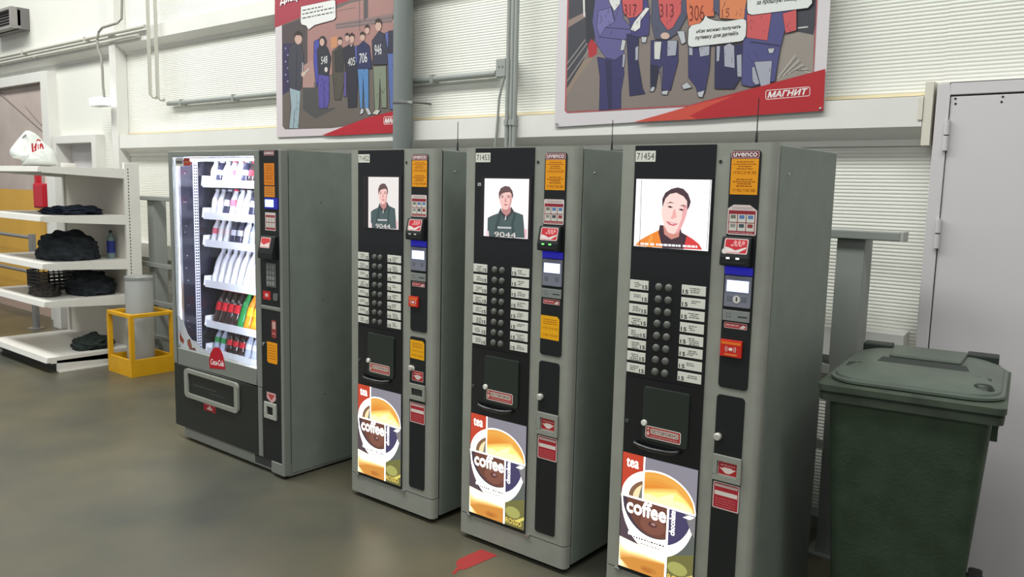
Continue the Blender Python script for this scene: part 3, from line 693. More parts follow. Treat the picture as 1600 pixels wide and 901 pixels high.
lpn = plate('lower_payment_panel', 0.968, 1.152, 0.088, 0.951, 0.003, 0.04, BLACKM, sn, bevel=0.002)
box('toe_plinth', (0.06, SW-0.006, 0.03, SD-0.05, 0.012, 0.085), mat('plinth_grey', (150, 152, 146), 0.5), sn, bevel=0.002)
for k in range(14):
    box('vent_slot', (0.85+0.013*k, 0.856+0.013*k, 0.028, 0.032, 0.024, 0.072), SEAM, sn)
for (fx, fy) in ((0.1, 0.08), (SW-0.08, 0.08), (0.1, SD-0.1), (SW-0.08, SD-0.1)):
    MB().lathe([(0.03, 0), (0.03, 0.012)], (fx, fy, 0), 12).build('foot', BLACKM, sn)
# window lamps
box('lamp_tube', (0.050, 0.062, 0.028, 0.040, 0.62, 1.78), emi((235, 236, 255), 9.0), sn)
box('lamp_tube', (0.910, 0.922, 0.028, 0.040, 0.62, 1.78), emi((235, 238, 255), 230.0), sn)
box('lamp_tube', (0.08, 0.90, 0.06, 0.075, 1.775, 1.787), emi((235, 238, 255), 110.0), sn)
box('lamp_channel', (0.063, 0.068, 0.028, 0.042, 0.62, 1.78), STEEL, sn)
# perforated upright with a row of slots
up1 = box('perforated_rail', (0.040, 0.044, 0.140, 0.172, 0.56, 1.775), mat('rail_white', (214, 216, 226), 0.4), sn)
sl = MB()
for k in range(64):
    z = 0.575+0.0186*k; sl.box(0.0440, 0.0448, 0.144, 0.154, z, z+0.010); sl.box(0.0440, 0.0448, 0.158, 0.168, z, z+0.010)
tag(sl.build('rail_slots', SEAM, up1), kind='stuff')
for (a, z) in ((0.085, 1.70), (0.075, 1.52), (0.088, 1.52), (0.085, 1.37), (0.078, 1.33), (0.088, 1.18), (0.080, 1.10), (0.090, 1.02), (0.090, 0.86), (0.080, 0.76), (0.09, 0.72)):
    MB().lathe([(0.0055, 0), (0.004, 0.003)], (0.040, a, z), 8, axis='x').build('bolt', STEEL, sn)
# trays
TR = [1.630, 1.428, 1.252, 0.990, 0.728, 0.545]
TW = mat('tray_white', (225, 227, 232), 0.45)
for k, z in enumerate(TR):
    tr = MB().box(0.075, 0.930, 0.19, 0.72, z, z+0.008).build('tray', TW, sn)
    lip = MB().prism([(0.075, 0.186, z-0.014), (0.075, 0.186, z+0.032), (0.075, 0.19, z+0.032), (0.075, 0.192, z-0.014)], (0.855, 0, 0)).build('tray_lip', TW, tr)
    MB().prism([(0.070, 0.178, z-0.004), (0.070, 0.186, z+0.058), (0.070, 0.25, z+0.058), (0.070, 0.28, z+0.0)], (0.005, 0, 0)).build('tray_cheek', TW, tr)
# printed decoration on the glass and panels
c1 = crop(255, 440, 6.433, SY, SX)
A = Art(0.0165); 
FROST = mat('frosted_print', (196, 200, 206), 0.6)
A.conv = None
A.poly([(0.050, 0.600), (0.40, 0.600), (0.36, 0.625), (0.30, 0.63), (0.26, 0.66), (0.20, 0.665), (0.15, 0.70), (0.11, 0.76), (0.07, 0.79), (0.050, 0.80)], FROST)
A.conv = lambda a, b: (max(c1(a, b)[0], 0.05), max(c1(a, b)[1], 0.602))
A.poly([(108,470),(130,475),(150,530),(185,590),(180,630),(140,590),(108,540)], ink((150, 70, 48))); A.poly([(215,590),(245,575),(262,640),(272,700),(240,700),(222,640)], ink((140, 84, 70)))
A.poly([(232,690),(290,665),(312,760),(300,775),(255,770)], ink((108, 52, 46))); A.poly([(240,700),(280,690),(285,720),(246,735)], ink((206, 196, 190)))
A.build('ice_and_bottle_decal', sn)
A = Art(-0.0010, c1)
A.poly([(470,868),(462,790),(478,712),(500,675),(522,657),(558,660),(582,690),(602,735),(612,790),(624,880)], ink((190, 24, 44)))
A.bold('Coca-Cola', (478, 828), (608, 852), (482, 772), ink((244, 226, 226)), 1.6)
tg = A.build('drink_brand_tag', sn)
mod = tg.modifiers.new('thick', 'SOLIDIFY'); mod.thickness = 0.0006
# collection flap
fo = rrect(0.145, 0.742, 0.300, 0.482, 0.03); fi = rrect(0.186, 0.705, 0.326, 0.458, 0.012)
mb = MB(); n = len(fo)
for (p0, p1, y0, y1) in ((fo, fi, -0.014, -0.014), ):
    vs = [(a, y0, b) for a, b in fo] + [(a, y1, b) for a, b in fi] + [(a, 0.001, b) for a, b in fo] + [(a, 0.001, b) for a, b in fi]
    fs = []
    for i in range(n):
        j = (i+1) % n; fs += [(i, j, n+j, n+i), (i, 2*n+i, 2*n+j, j), (n+i, n+j, 3*n+j, 3*n+i)]
    mb.add(vs, fs)
mb.build('flap_frame', GREY, sn)
fl = plate('collection_flap', 0.187, 0.704, 0.327, 0.457, -0.004, 0.004, mat('flap_black', (34, 38, 38), 0.22), sn)
A = Art(-0.0042); A.greek(0.24, 0.50, 0.385, 0.010, ink((66, 72, 72)), 3); A.greek(0.42, 0.58, 0.362, 0.008, ink((66, 72, 72)), 5); A.build('embossed_word', fl)
A = Art(-0.0004); A.rect(0.346, 0.482, 0.249, 0.296, ink((178, 40, 46))); A.poly([(0.385,0.258),(0.445,0.258),(0.445,0.270),(0.432,0.270),(0.415,0.288),(0.398,0.270),(0.385,0.270)], ink((230, 200, 196))); A.greek(0.352, 0.476, 0.286, 0.006, ink((214, 140, 140)), 8)
A.build('flap_sticker', low)
# labels at the top of the window
A = Art(0.0165); A.rect(0.060, 0.150, 1.742, 1.790, WHITEP); A.greek(0.070, 0.140, 1.757, 0.018, ink((90, 90, 96)), 2); A.rect(0.158, 0.235, 1.746, 1.788, ink((206, 72, 40))); A.greek(0.166, 0.228, 1.760, 0.014, ink((236, 150, 120)), 6)
A.build('window_label', sn)
# payment panel contents
U = 1.018
A = Art(0.0026); A.poly(rrect(U, U+0.094, 1.800, 1.824, 0.005), ink((206, 150, 156))); A.poly(rrect(U+0.003, U+0.091, 1.802, 1.822, 0.004), ink((112, 40, 50))); A.bold('uvenco', (U+0.008, 1.806), (U+0.086, 1.806), (U+0.008, 1.818), ink((236, 226, 226)), 0.0008); A.build('brand_sticker', upn)
A = Art(0.0026); A.rect(U, U+0.094, 1.640, 1.758, ink((226, 134, 34)))
for k, z in enumerate((1.744, 1.735, 1.726, 1.717, 1.690, 1.681, 1.672)): A.greek(U+0.014, U+0.080, z, 0.0035, ink((168, 90, 24)), k)
A.text('+7 812 33 45 303', (U+0.010, 1.700), (U+0.084, 1.700), (U+0.010, 1.710), ink((168, 90, 24))); A.text('+7 952 7100 200', (U+0.010, 1.650), (U+0.084, 1.650), (U+0.010, 1.660), ink((168, 90, 24)))
A.build('service_sticker', upn)
A = Art(0.0026); A.rect(U, U+0.096, 1.576, 1.634, ink((222, 140, 50)))
for k in range(4): A.greek(U+0.012, U+0.084, 1.622-0.011*k, 0.004, ink((168, 100, 40)), k)
A.build('notice_sticker', upn)
plate('reader_display', U+0.012, U+0.088, 1.522, 1.562, -0.003, 0.006, emi((170, 200, 255), 2.4), upn)
box('bezel_blue_glow', (U+0.006, U+0.124, -0.001, 0.003, 1.512, 1.572), emi((24, 22, 190), 0.6), upn)  # blue glow around the display, put into the surround as emission
A = Art(0.0026); A.rect(U+0.004, U+0.100, 1.394, 1.492, ink((216, 206, 204))); A.rect(U+0.008, U+0.096, 1.398, 1.478, ink((160, 60, 70)))
for q in range(6): A.rect(U+0.012+0.028*(q % 3), U+0.036+0.028*(q % 3), 1.410+0.030*(q//3), 1.436+0.030*(q//3), ink((206, 204, 198)))
A.build('coin_guide_sticker', upn)
na = MB().prism([(0.995, 0.003, 1.365), (0.995, -0.012, 1.362), (0.995, -0.032, 1.270), (0.995, -0.032, 1.240), (0.995, 0.003, 1.235)], (0.135, 0, 0)).build('note_acceptor', BLACKM, sn, bevel=0.003)
A = Art(0); A.poly(rrect(1.008, 1.098, -0.062, -0.004, 0.006), ink((226, 200, 196))); A.poly(rrect(1.012, 1.094, -0.058, -0.008, 0.005), ink((206, 64, 66))); A.poly([(1.014,-0.056),(1.014,-0.034),(1.04,-0.046),(1.09,-0.030),(1.09,-0.056)], ink((228, 214, 210)))
ob = A.build('note_sticker', na)
for v in ob.data.vertices:
    a, d, b = v.co; v.co = Vector((a, -0.0128 + d + 0.217*b, 1.360 + b*0.976))
plate('keypad', 1.030, 1.114, 1.082, 1.214, -0.002, 0.006, mat('keypad_grey', (112, 116, 114), 0.5), upn, bevel=0.001)
for r in range(4):
    for q in range(3): box('key', (1.038+0.025*q, 1.056+0.025*q, -0.005, -0.002, 1.092+0.030*r, 1.112+0.030*r), mat('key_grey', (140, 144, 140), 0.5), upn, bevel=0.001)
A = Art(0.0026); A.rect(0.990, 1.062, 1.008, 1.056, ink((196, 40, 44))); A.rect(1.010, 1.040, 1.024, 1.042, ink((232, 180, 176))); A.build('red_notice', upn)
plate('coin_slot', 1.090, 1.130, 1.010, 1.050, -0.001, 0.005, mat('coin_slot_grey', (120, 124, 120), 0.4, 0.4), upn, r=0.008)
A = Art(0.0026); A.poly(rrect(1.066, 1.112, 0.798, 0.900, 0.014), ink((150, 64, 60))); A.rect(1.074, 1.104, 0.85, 0.89, ink((206, 170, 160))); A.greek(1.074, 1.104, 0.82, 0.006, ink((220, 160, 150)), 2); A.build('bottle_sticker', lpn)
A = Art(0.0026); A.poly([(1.022,0.660),(1.034,0.652),(1.112,0.652),(1.118,0.664),(1.118,0.772),(1.022,0.772)], ink((244, 160, 22)))
for k in range(6): A.greek(1.034, 1.106, 0.752-0.015*k, 0.004, ink((176, 100, 20)), k)
A.build('yellow_notice', lpn)
MB().lathe([(0.010, 0), (0.010, -0.010), (0.007, -0.012)], (0.998, 0.003, 0.755), 14, axis='y').build('key_lock', STEEL, lpn, smooth=SM)
A = Art(0.0026); A.poly([(1.012,0.446),(1.04,0.432),(1.06,0.424),(1.075,0.432),(1.098,0.446),(1.098,0.482),(1.012,0.482)], ink((216, 170, 170))); A.poly([(1.02,0.472),(1.09,0.472),(1.055,0.436)], ink((186, 70, 74))); A.build('coin_arrow_sticker', lpn)
rt = MB()
for b in ((0.994, 1.108, 0.402, 0.424), (0.994, 1.108, 0.330, 0.352), (0.994, 1.020, 0.352, 0.402), (1.078, 1.108, 0.352, 0.402)): rt.box(b[0], b[1], -0.006, 0.003, b[2], b[3])
rt.build('coin_return', mat('tray_grey', (170, 172, 164), 0.4), lpn, bevel=0.002)
for z in (1.55, 1.0, 0.45): MB().lathe([(0.006, 0), (0.004, 0.003)], (SW, 0.25+0.2*(z % .3), z), 8, axis='x').build('rivet', mat('rivet_grey', (110, 112, 108), 0.4, 0.5), sn)

# ---- the goods: every bottle is a thing of its own
def bottle_protos():
    P = {}
    def mk(kind, prof, body, label, lab_rgb, cap_rgb, cap):
        b = MB().lathe(prof, n=14); l = MB().lathe(label, n=14); c = MB().lathe(cap, n=12)
        P[kind] = (b, l, c, body, ink(lab_rgb), ink(cap_rgb))
    def prof(R, H, neck=0.013): return [(R*0.85, 0), (R, 0.008), (R, H*0.20), (R*0.93, H*0.30), (R*0.96, H*0.40), (R, H*0.52), (R*0.98, H*0.62), (R*0.72, H*0.78), (neck, H*0.90), (neck, H*0.93)]
    def lab(R, a, b): return [(R*1.015, a), (R*1.015, b)]
    def cap(H): return [(0.0165, H*0.925), (0.0165, H*0.985), (0.013, H)]
    dark = mat('cola_bottle', (46, 28, 26), 0.12, spec=0.7); green = mat('green_bottle', (40, 140, 70), 0.15); yel = mat('orange_drink', (240, 150, 30), 0.2); wht = mat('milky_bottle', (232, 232, 238), 0.3); clr = mat('pale_bottle', (176, 186, 206), 0.15)
    def add(kind, R, H, body, lr, cr):
        mk(kind, prof(R, H), body, [(R*1.02, H*0.34), (R*1.02, H*0.58)], lr, cr, cap(H))
    add('cola', 0.030, 0.205, dark, (206, 30, 44), (206, 30, 44)); add('lime', 0.030, 0.205, green, (30, 130, 60), (40, 160, 60)); add('orange', 0.030, 0.205, yel, (250, 200, 40), (250, 170, 30))
    add('milk', 0.031, 0.200, wht, (236, 236, 240), (210, 214, 226)); add('small_white', 0.026, 0.135, wht, (240, 226, 228), (230, 232, 240)); add('small_dark', 0.026, 0.135, mat('navy_bottle', (44, 44, 66), 0.15), (200, 202, 214), (210, 210, 220))
    add('small_red', 0.026, 0.130, dark, (206, 30, 50), (206, 30, 50)); add('small_green', 0.026, 0.130, clr, (50, 150, 80), (50, 160, 80)); add('small_clear', 0.026, 0.130, clr, (220, 226, 236), (236, 238, 244))
    add('small_pink', 0.026, 0.138, wht, (226, 110, 130), (214, 60, 84))
    return P
BP = bottle_protos()
NM = {'cola': ('dark cola bottle with red label', 'cola_bottle'), 'lime': ('green lemonade bottle', 'lemonade_bottle'), 'orange': ('orange juice bottle with yellow label', 'juice_bottle'), 'milk': ('tall white dairy bottle', 'dairy_bottle'),
      'small_white': ('small white bottle', 'small_bottle'), 'small_dark': ('small dark bottle with pale label', 'small_bottle'), 'small_red': ('small bottle with red label', 'small_bottle'), 'small_green': ('small pale bottle with green label', 'small_bottle'), 'small_clear': ('small clear bottle with white label', 'small_bottle'), 'small_pink': ('small white bottle with pink label', 'small_bottle')}
ROWS = [['small_white', 'small_dark', 'small_white', 'small_pink', 'small_white', 'small_dark', 'small_red', 'small_white', 'small_white', 'small_dark', 'small_white', 'small_red'],
        ['small_white', 'small_white', 'small_dark', 'small_pink', 'small_white', 'small_white', 'small_dark', 'small_clear', 'small_clear', 'small_dark', 'small_white', 'small_clear'],
        ['small_pink', 'small_white', 'small_white', 'small_dark', 'small_dark', 'small_white', 'small_clear', 'small_dark', 'small_white', 'small_dark', 'small_white', 'small_dark'],
        ['milk']*12,
        ['cola', 'cola', 'cola', 'cola', 'lime', 'orange', 'orange', 'cola', 'lime', 'orange', 'cola', 'lime'],
        ['small_green', 'small_green', 'small_red', 'small_red', 'small_red', 'small_clear', 'small_clear', 'small_pink', 'small_clear', 'small_clear', 'small_red', 'small_green']]
ORD = ['first', 'second', 'third', 'fourth', 'fifth', 'sixth', 'seventh', 'eighth', 'ninth', 'tenth', 'eleventh', 'twelfth']
TN = ['top tray', 'second tray', 'third tray', 'fourth tray', 'fifth tray', 'bottom tray']
_src = {}
def bottle(kind, loc, tilt, sz, label, group):
    t = thing(NM[kind][1], label, 'bottle', loc, 0, group); t.rotation_euler = (tilt, 0, 0.0); t.scale = (1, 1, sz)
    if kind not in _src:
        b, l, c, mb_, ml, mc = BP[kind]
        _src[kind] = (b.build('bottle_body', mb_, t, smooth=SM), l.build('paper_label', ml, t, smooth=SM), c.build('screw_cap', mc, t, smooth=SM))
    else:
        for o in _src[kind]:
            q = o.copy(); COL.objects.link(q); q.parent = t
for k, z in enumerate(TR):
    for i, kind in enumerate(ROWS[k]):
        u = 0.116+0.0705*i
        for row in range(2):
            kd = kind if row == 0 else ROWS[k][(i+1) % 12]
            wh = '%s from left, front of the %s' % (ORD[i], TN[k]) if row == 0 else '%s from left, behind on the %s' % (ORD[i], TN[k])
            bottle(kd, (SX+u+0.004*row, SY+0.240+0.105*row, z+0.0085+0.008), -math.radians((10, 11, 11, 17, 18, 12)[k]), (1.0, 1.2, 1.08, 1.12, 1.1, 1.1)[k], '%s, %s' % (NM[kd][0], wh), 'bottles on the %s' % TN[k] if row == 0 else 'rear-row %s bottles on the %s' % (kd.replace('_', ' '), TN[k]))
# ================================================================== things on the wall
# tall grey down pipe with its clamp
pc = WY(629.5, 150, 1.10)
t = thing('down_pipe', 'thick grey vertical down pipe clamped to the wall between the two posters', 'pipe', (pc.x, 1.10, 0))
MB().lathe([(0.066, 0), (0.066, 5.99)], n=28).build('pipe_shaft', PIPED, t, smooth=SM)
cz = WY(629, 158, 1.04).z
MB().lathe([(0.067, -0.008), (0.072, -0.008), (0.072, 0.008), (0.067, 0.008)], (0, 0, cz), 28).build('clamp_ring', STEEL, t, smooth=SM)
MB().tube([(0.05, 0.03, cz), (0.10, 0.10, cz), (0.10, 0.165, cz)], 0.006, 8).build('clamp_rod', mat('dark_steel', (90, 92, 90), 0.4, 0.7), t)

# long wall pipe running behind poster and down pipe to the junction box
def wall_run(name, label, path, r, m, cat, clips=()):
    t = thing(name, label, cat, tuple(path[0])); o = Vector(path[0])
    MB().tube([Vector(p)-o for p in path], r, 10).build('tube', m, t, smooth=SM)
    for c in clips:
        c = Vector(c)-o
        MB().box(c.x-0.012, c.x+0.012, c.y-r-0.003, YW-o.y, c.z-r-0.004, c.z+r+0.004).build('pipe_clip', m, t)
    return t
p0, p1 = WY(263, 158, YG+0.06), WY(776, 108, YG+0.06)
zz = 2.365
wall_run('wall_conduit', 'long horizontal grey conduit on the wall, passing behind the smaller poster', [(p0.x, YG+0.06, zz), (p1.x, YG+0.06, zz)], 0.022, PIPE, 'pipe', [(p0.x+0.25, YG+0.06, zz), (p0.x+1.1, YG+0.06, zz), (-1.9+0.2, YG+0.06, zz)])
jb = WY(783, 106, YG-0.01)
t = thing('junction_box', 'grey junction box beside the vertical conduits left of the large poster', 'electrical box', (jb.x, YG-0.01, jb.z))
box('box_body', (-0.042, 0.042, 0, YW-YG+0.008, -0.058, 0.058), PIPE, t, bevel=0.005)
box('box_lid', (-0.038, 0.038, -0.006, 0.0, -0.054, 0.054), PIPE, t, bevel=0.003)
for dx in (-0.012, 0.016): MB().lathe([(0.006, 0), (0.006, -0.003)], (dx, -0.006, 0.006), 8, axis='y').build('knockout', mat('knock_grey', (110, 112, 110), 0.5), t)
for k, (px, r, nm) in enumerate(((793.5, 0.013, 'leftmost of three close to the junction box'), (800, 0.011, 'middle one of three near the junction box'), (805.5, 0.014, 'rightmost of three near the junction box'))):
    x = WY(px, 120, YG-0.02).x
    wall_run('vertical_conduit', 'thin grey vertical conduit, ' + nm, [(x, YG-0.02, 1.2), (x, YG-0.02, 5.9)], r, PIPE, 'pipe', [(x, YG-0.02, 2.05)])
cb = [WY(600+a/3.753, b/3.753, YG-0.012) for a, b in ((705, 455), (690, 510), (675, 580), (668, 680), (660, 780), (652, 860))]
wall_run('loose_cable', 'loose grey cable dropping from the junction box', [tuple(p) for p in cb], 0.008, PIPE, 'cable')

# two pale pipes coming down left of the smaller poster
for (px, bot, nm) in ((233.5, 152, 'left one of the pale twin pipes above the snack machine'), (245, 156, 'right one of the pale twin pipes above the snack machine')):
    p = WY(px, 100, YG-0.05); q = WY(px+4, bot, YG-0.05)
    wall_run('twin_pipe', nm, [(p.x, YG-0.05, 5.9), (p.x, YG-0.05, q.z+0.03), (p.x+0.015, YG-0.03, q.z+0.008), (p.x+0.05, YG-0.02, q.z)], 0.017, PIPEL, 'pipe')
pa, pb = WY(0, 93, YG-0.04), WY(226, 41, YG-0.04)
wall_run('upper_conduit', 'pale conduit along the upper beam at far left, the higher one', [(-9.6, YG-0.04, pb.z), (pb.x, YG-0.04, pb.z)], 0.018, PIPEL, 'pipe', [(-8.2, YG-0.04, pb.z), (-6.6, YG-0.04, pb.z)])
pa = WY(216, 55, YG-0.03)
wall_run('upper_conduit', 'pale conduit along the upper beam at far left, the lower one', [(-9.6, YG-0.03, pa.z), (pa.x, YG-0.03, pa.z)], 0.015, PIPEL, 'pipe', [(-7.9, YG-0.03, pa.z)])
cb = [WY(a, b, 1.02) for a, b in ((191, -30), (190, 30), (183, 36), (170, 40), (160, 43), (154, 50), (152, 62), (153, 76), (158, 88), (160, 110), (161, 135), (163, 152))]
wall_run('lamp_cable', 'thin grey cable bending down to the small bright lamp', [tuple(p) for p in cb], 0.012, mat('cable_grey', (150, 148, 142), 0.6), 'cable')
lp = WY(156, 161, 1.06)
t = thing('wall_lamp', 'small bright white lamp hanging at the left by the column', 'lamp', (lp.x, 1.06, lp.z))
MB().prism([(-0.13, -0.05, -0.02), (0.11, -0.05, -0.02), (0.15, 0.06, -0.02), (-0.09, 0.06, -0.02)], (0, 0, 0.075)).build('lamp_body', emi((250, 250, 250), 3.0), t, bevel=0.012)
box('lamp_bracket', (-0.02, 0.02, 0.05, YW-1.06, 0.01, 0.04), PIPEL, t)
box('lamp_foot', (-0.10, 0.12, -0.045, 0.055, -0.034, -0.022), mat('lamp_grey', (190, 190, 188), 0.5), t)
# framed dark unit on the wall, top left corner
q0 = WY(31, 13, YG); q1 = WY(29, 50, YG)
t = thing('wall_heater', 'dark grey framed box unit high on the wall in the top left corner', 'heater', (q0.x, YG, q1.z+0.03))
HH = q0.z-q1.z-0.02
FRM = mat('heater_frame', (150, 146, 144), 0.5)
fm = MB()
for b in ((-0.9, 0, 0, 0.03), (-0.9, 0, HH-0.03, HH), (-0.9, -0.87, 0.03, HH-0.03), (-0.05, 0, 0.03, HH-0.03)): fm.box(b[0], b[1], -0.10, 0.0, b[2], b[3])
fm.build('heater_frame', FRM, t, bevel=0.003)
box('heater_back', (-0.9, 0, -0.03, YW-YG, 0.0, HH), mat('heater_dark', (116, 112, 112), 0.5), t)
for k in range(5): box('louvre', (-0.868, -0.052, -0.06, -0.035, 0.045+k*(HH-0.08)/5, 0.056+k*(HH-0.08)/5), mat('louvre_grey', (104, 100, 100), 0.5), t)

# grey guard rail along the wall behind the machines
t = thing('guard_rail', 'grey metal guard rail with posts standing behind the vending machines', 'railing', (0, 0.97, 0))
RG = mat('rail_grey', (138, 142, 138), 0.5, noise_amt=0.04)
xr = WY(1408, 368, 0.95).x
box('top_rail', (-5.3, xr, -0.03, 0.05, 1.468, 1.505), RG, t, bevel=0.004)
box('rail_end_cap', (xr, xr+0.012, -0.032, 0.052, 1.466, 1.507), mat('cap_grey', (170, 172, 168), 0.5), t)
for (a, b) in ((1.075, 1.195), (-2.1, -1.98), (-5.12, -5.0)):
    box('post', (a, b, 0.0, 0.12, 0, 1.467), RG, t, bevel=0.004)
    box('post_plate', (a-0.04, b+0.04, -0.04, 0.16, 0, 0.010), RG, t)
for z in (0.88, 0.53, 0.21):
    box('cross_rail', (-5.3, 1.062, -0.028, -0.002, z-0.02, z+0.02), RG, t, bevel=0.003)
    box('rail_bracket', (1.040, 1.090, -0.036, -0.0295, z-0.022, z+0.022), mat('bracket_pale', (176, 178, 172), 0.45), t, bevel=0.002)

# red tape stuck on the floor under the middle coffee machine
rt_ = [WZ(640+a/5.0, 820+b/5.0, 0.0) for a, b in ((362, 292), (395, 262), (560, 190), (688, 238), (560, 292), (440, 345), (385, 350), (350, 385), (328, 378), (372, 330))]
tp = MB().prism([(p.x, p.y, 0.0006) for p in rt_], (0, 0, 0.0006)).build('floor_tape', mat('red_tape', (150, 40, 40), 0.6), None)
tag(tp, 'torn strip of red tape on the floor before the middle coffee machine', 'tape')
# ================================================================== shelving at the left and what lies on it
SHW = mat('shelf_white', (224, 222, 216), 0.42, noise_amt=0.02, noise_scale=4)
SHB = mat('shelf_back_cream', (214, 208, 196), 0.55, noise_amt=0.03)
SL, SR, SB, SF = -6.33, -5.05, 0.76, 0.03
t = thing('shelf_unit', 'white metal gondola shelving with five shelves holding clothes, at far left', 'shelf', (0, 0, 0))
LV = [0.135, 0.615, 0.935, 1.335, 1.745]
for a in (SL, SR):
    u = box('upright', (a-0.02, a+0.02, SB-0.03, SB+0.10, 0, 1.80), SHW, t, bevel=0.003)
    if a == SR:
        h = MB()
        for k in range(56): h.box(a+0.0195, a+0.0205, SB-0.004, SB+0.004, 0.14+0.029*k, 0.155+0.029*k)
        tag(h.build('upright_holes', SEAM, u), kind='stuff')
for k, (z0, z1) in enumerate(((0.02, 0.45), (0.453, 0.88), (0.883, 1.31), (1.313, 1.74))):
    box('back_panel', (SL+0.02, SR-0.02, SB-0.01, SB+0.01, z0, z1), SHB, t, bevel=0.002)
for k, z in enumerate(LV):
    sh = box('shelf_board', (SL+0.012, SR-0.012, SF+0.02, SB-0.012, z-0.028, z), SHW, t)
    MB().prism([(SL, SF-0.012, z-0.045), (SL, SF, z+0.002), (SL, SF+0.02, z+0.002), (SL, SF+0.02, z-0.045)], (SR-SL, 0, 0)).build('price_rail', SHW, sh, bevel=0.002)
    for a in (SL, SR):
        MB().prism([(a-0.004, SF+0.021, z-0.050), (a-0.004, SF+0.021, z+0.001), (a-0.004, SB-0.031, z+0.001), (a-0.004, SB-0.031, z-0.085)], (0.012, 0, 0)).build('side_bracket', SHW, sh)
box('base_side', (SR-0.01, SR+0.008, SF+0.07, SB-0.03, 0.012, 0.105), SHW, t)
box('base_side', (SL-0.008, SL+0.01, SF+0.07, SB-0.03, 0.012, 0.105), SHW, t)
box('toe_board', (SL+0.012, SR-0.012, SF+0.09, SF+0.10, 0.0, 0.10), mat('toe_dark', (70, 70, 66), 0.6), t)
for a in (SL, SR): box('base_foot', (a-0.018, a+0.018, SF+0.08, SB+0.03, 0.0, 0.0115), SHW, t)

def heap(name, label, c, size, m, seed, cat='clothes', fold=0.35, rough=0.12, skew=0.0, yaw=0.0):
    """a crumpled heap of cloth resting on its flat underside"""
    bm = bmesh.new(); bmesh.ops.create_icosphere(bm, subdivisions=5, radius=1.0)
    off = Vector((seed*3.7, seed*1.3, seed*2.1))
    for v in bm.verts:
        d = v.co.normalized()
        n1 = noise.noise(d*1.6+off); n2 = noise.noise(d*4.0+off*2); n3 = abs(noise.noise(Vector((d.x*2.2, d.y*3, d.z*7))+off))
        k = 1 + fold*n1 + rough*n2*1.6 - rough*1.6*n3
        p = d*k
        p.x = math.copysign(abs(p.x)**0.8, p.x); p.y = math.copysign(abs(p.y)**0.8, p.y)
        z = p.z; z = max(z, -0.28); z = (z+0.28)
        v.co = Vector((p.x*size[0]/2 + skew*z*size[0]/2, p.y*size[1]/2, z/1.25*size[2]))
    for ax in range(3):
        lo_ = min(v.co[ax] for v in bm.verts); hi_ = max(v.co[ax] for v in bm.verts)
        for v in bm.verts: v.co[ax] = (v.co[ax]-lo_)/(hi_-lo_)*size[ax] - (size[ax]/2 if ax < 2 else 0)
    me = bpy.data.meshes.new(name); bm.to_mesh(me); bm.free(); me.materials.append(m)
    for p in me.polygons: p.use_smooth = True
    o = bpy.data.objects.new(name, me); COL.objects.link(o); o.location = c; o.rotation_euler = (0, 0, yaw)
    return tag(o, label, cat)
CLD = mat('charcoal_cloth', (46, 50, 54), 0.95, spec=0.1, noise_amt=0.35, noise_scale=14, bump=0.6, bump_scale=60)
CLN = mat('navy_cloth', (40, 46, 58), 0.95, spec=0.1, noise_amt=0.35, noise_scale=12, bump=0.6, bump_scale=60)
CLG = mat('grey_brown_cloth', (74, 70, 68), 0.95, spec=0.1, noise_amt=0.25, noise_scale=14, bump=0.5, bump_scale=60)
def on(px, py, z, y): # where a shelf top at height z is seen at that pixel; only x is taken, y is chosen
    P = WY(px, py, y); return (P.x, y, z+0.001)
heap('folded_jacket', 'flat pile of dark folded clothes on the second shelf from top', (-5.39, 0.43, LV[3]+0.001), (0.50, 0.52, 0.085), CLN, 1, fold=0.12, rough=0.16)
heap('jacket_heap', 'large dark heap of jackets on the middle shelf', (-5.40, 0.38, LV[2]+0.001), (0.52, 0.50, 0.265), CLD, 2, fold=0.20, rough=0.10)
heap('dark_jacket', 'black bundle of clothes packed on the fourth shelf beside the crate', (-5.36, 0.53, LV[1]+0.001), (0.44, 0.38, 0.225), CLD, 5, fold=0.12)
heap('grey_scarf', 'grey brown cloth lying before the crate on the fourth shelf', (-5.50, 0.21, LV[1]+0.001), (0.40, 0.22, 0.10), CLG, 4, fold=0.2)
heap('dark_glove_bundle', 'small dark green cloth bundle on the lowest shelf', (-5.27, 0.50, LV[0]+0.001), (0.34, 0.36, 0.13), mat('dark_green_cloth', (40, 50, 47), 0.95, noise_amt=0.3, noise_scale=14), 9, fold=0.3, rough=0.16)
# blue-labelled bottle beside the heap
P = WY(174, 396, 0.69)
t = thing('water_bottle', 'clear bottle with blue label at the right end of the middle shelf', 'bottle', (P.x, 0.69, LV[2]+0.001))
MB().lathe([(0.030, 0), (0.035, 0.01), (0.035, 0.17), (0.028, 0.20), (0.014, 0.225), (0.014, 0.235)], n=16).build('bottle_body', mat('pale_green_plastic', (120, 140, 140), 0.2), t, smooth=SM)
MB().lathe([(0.0358, 0.05), (0.0358, 0.16)], n=16).build('paper_label', mat('blue_label', (40, 52, 130), 0.5), t, smooth=SM)
MB().lathe([(0.016, 0.232), (0.016, 0.252), (0.012, 0.256)], n=14).build('screw_cap', mat('dark_cap', (50, 60, 60), 0.4), t, smooth=SM)
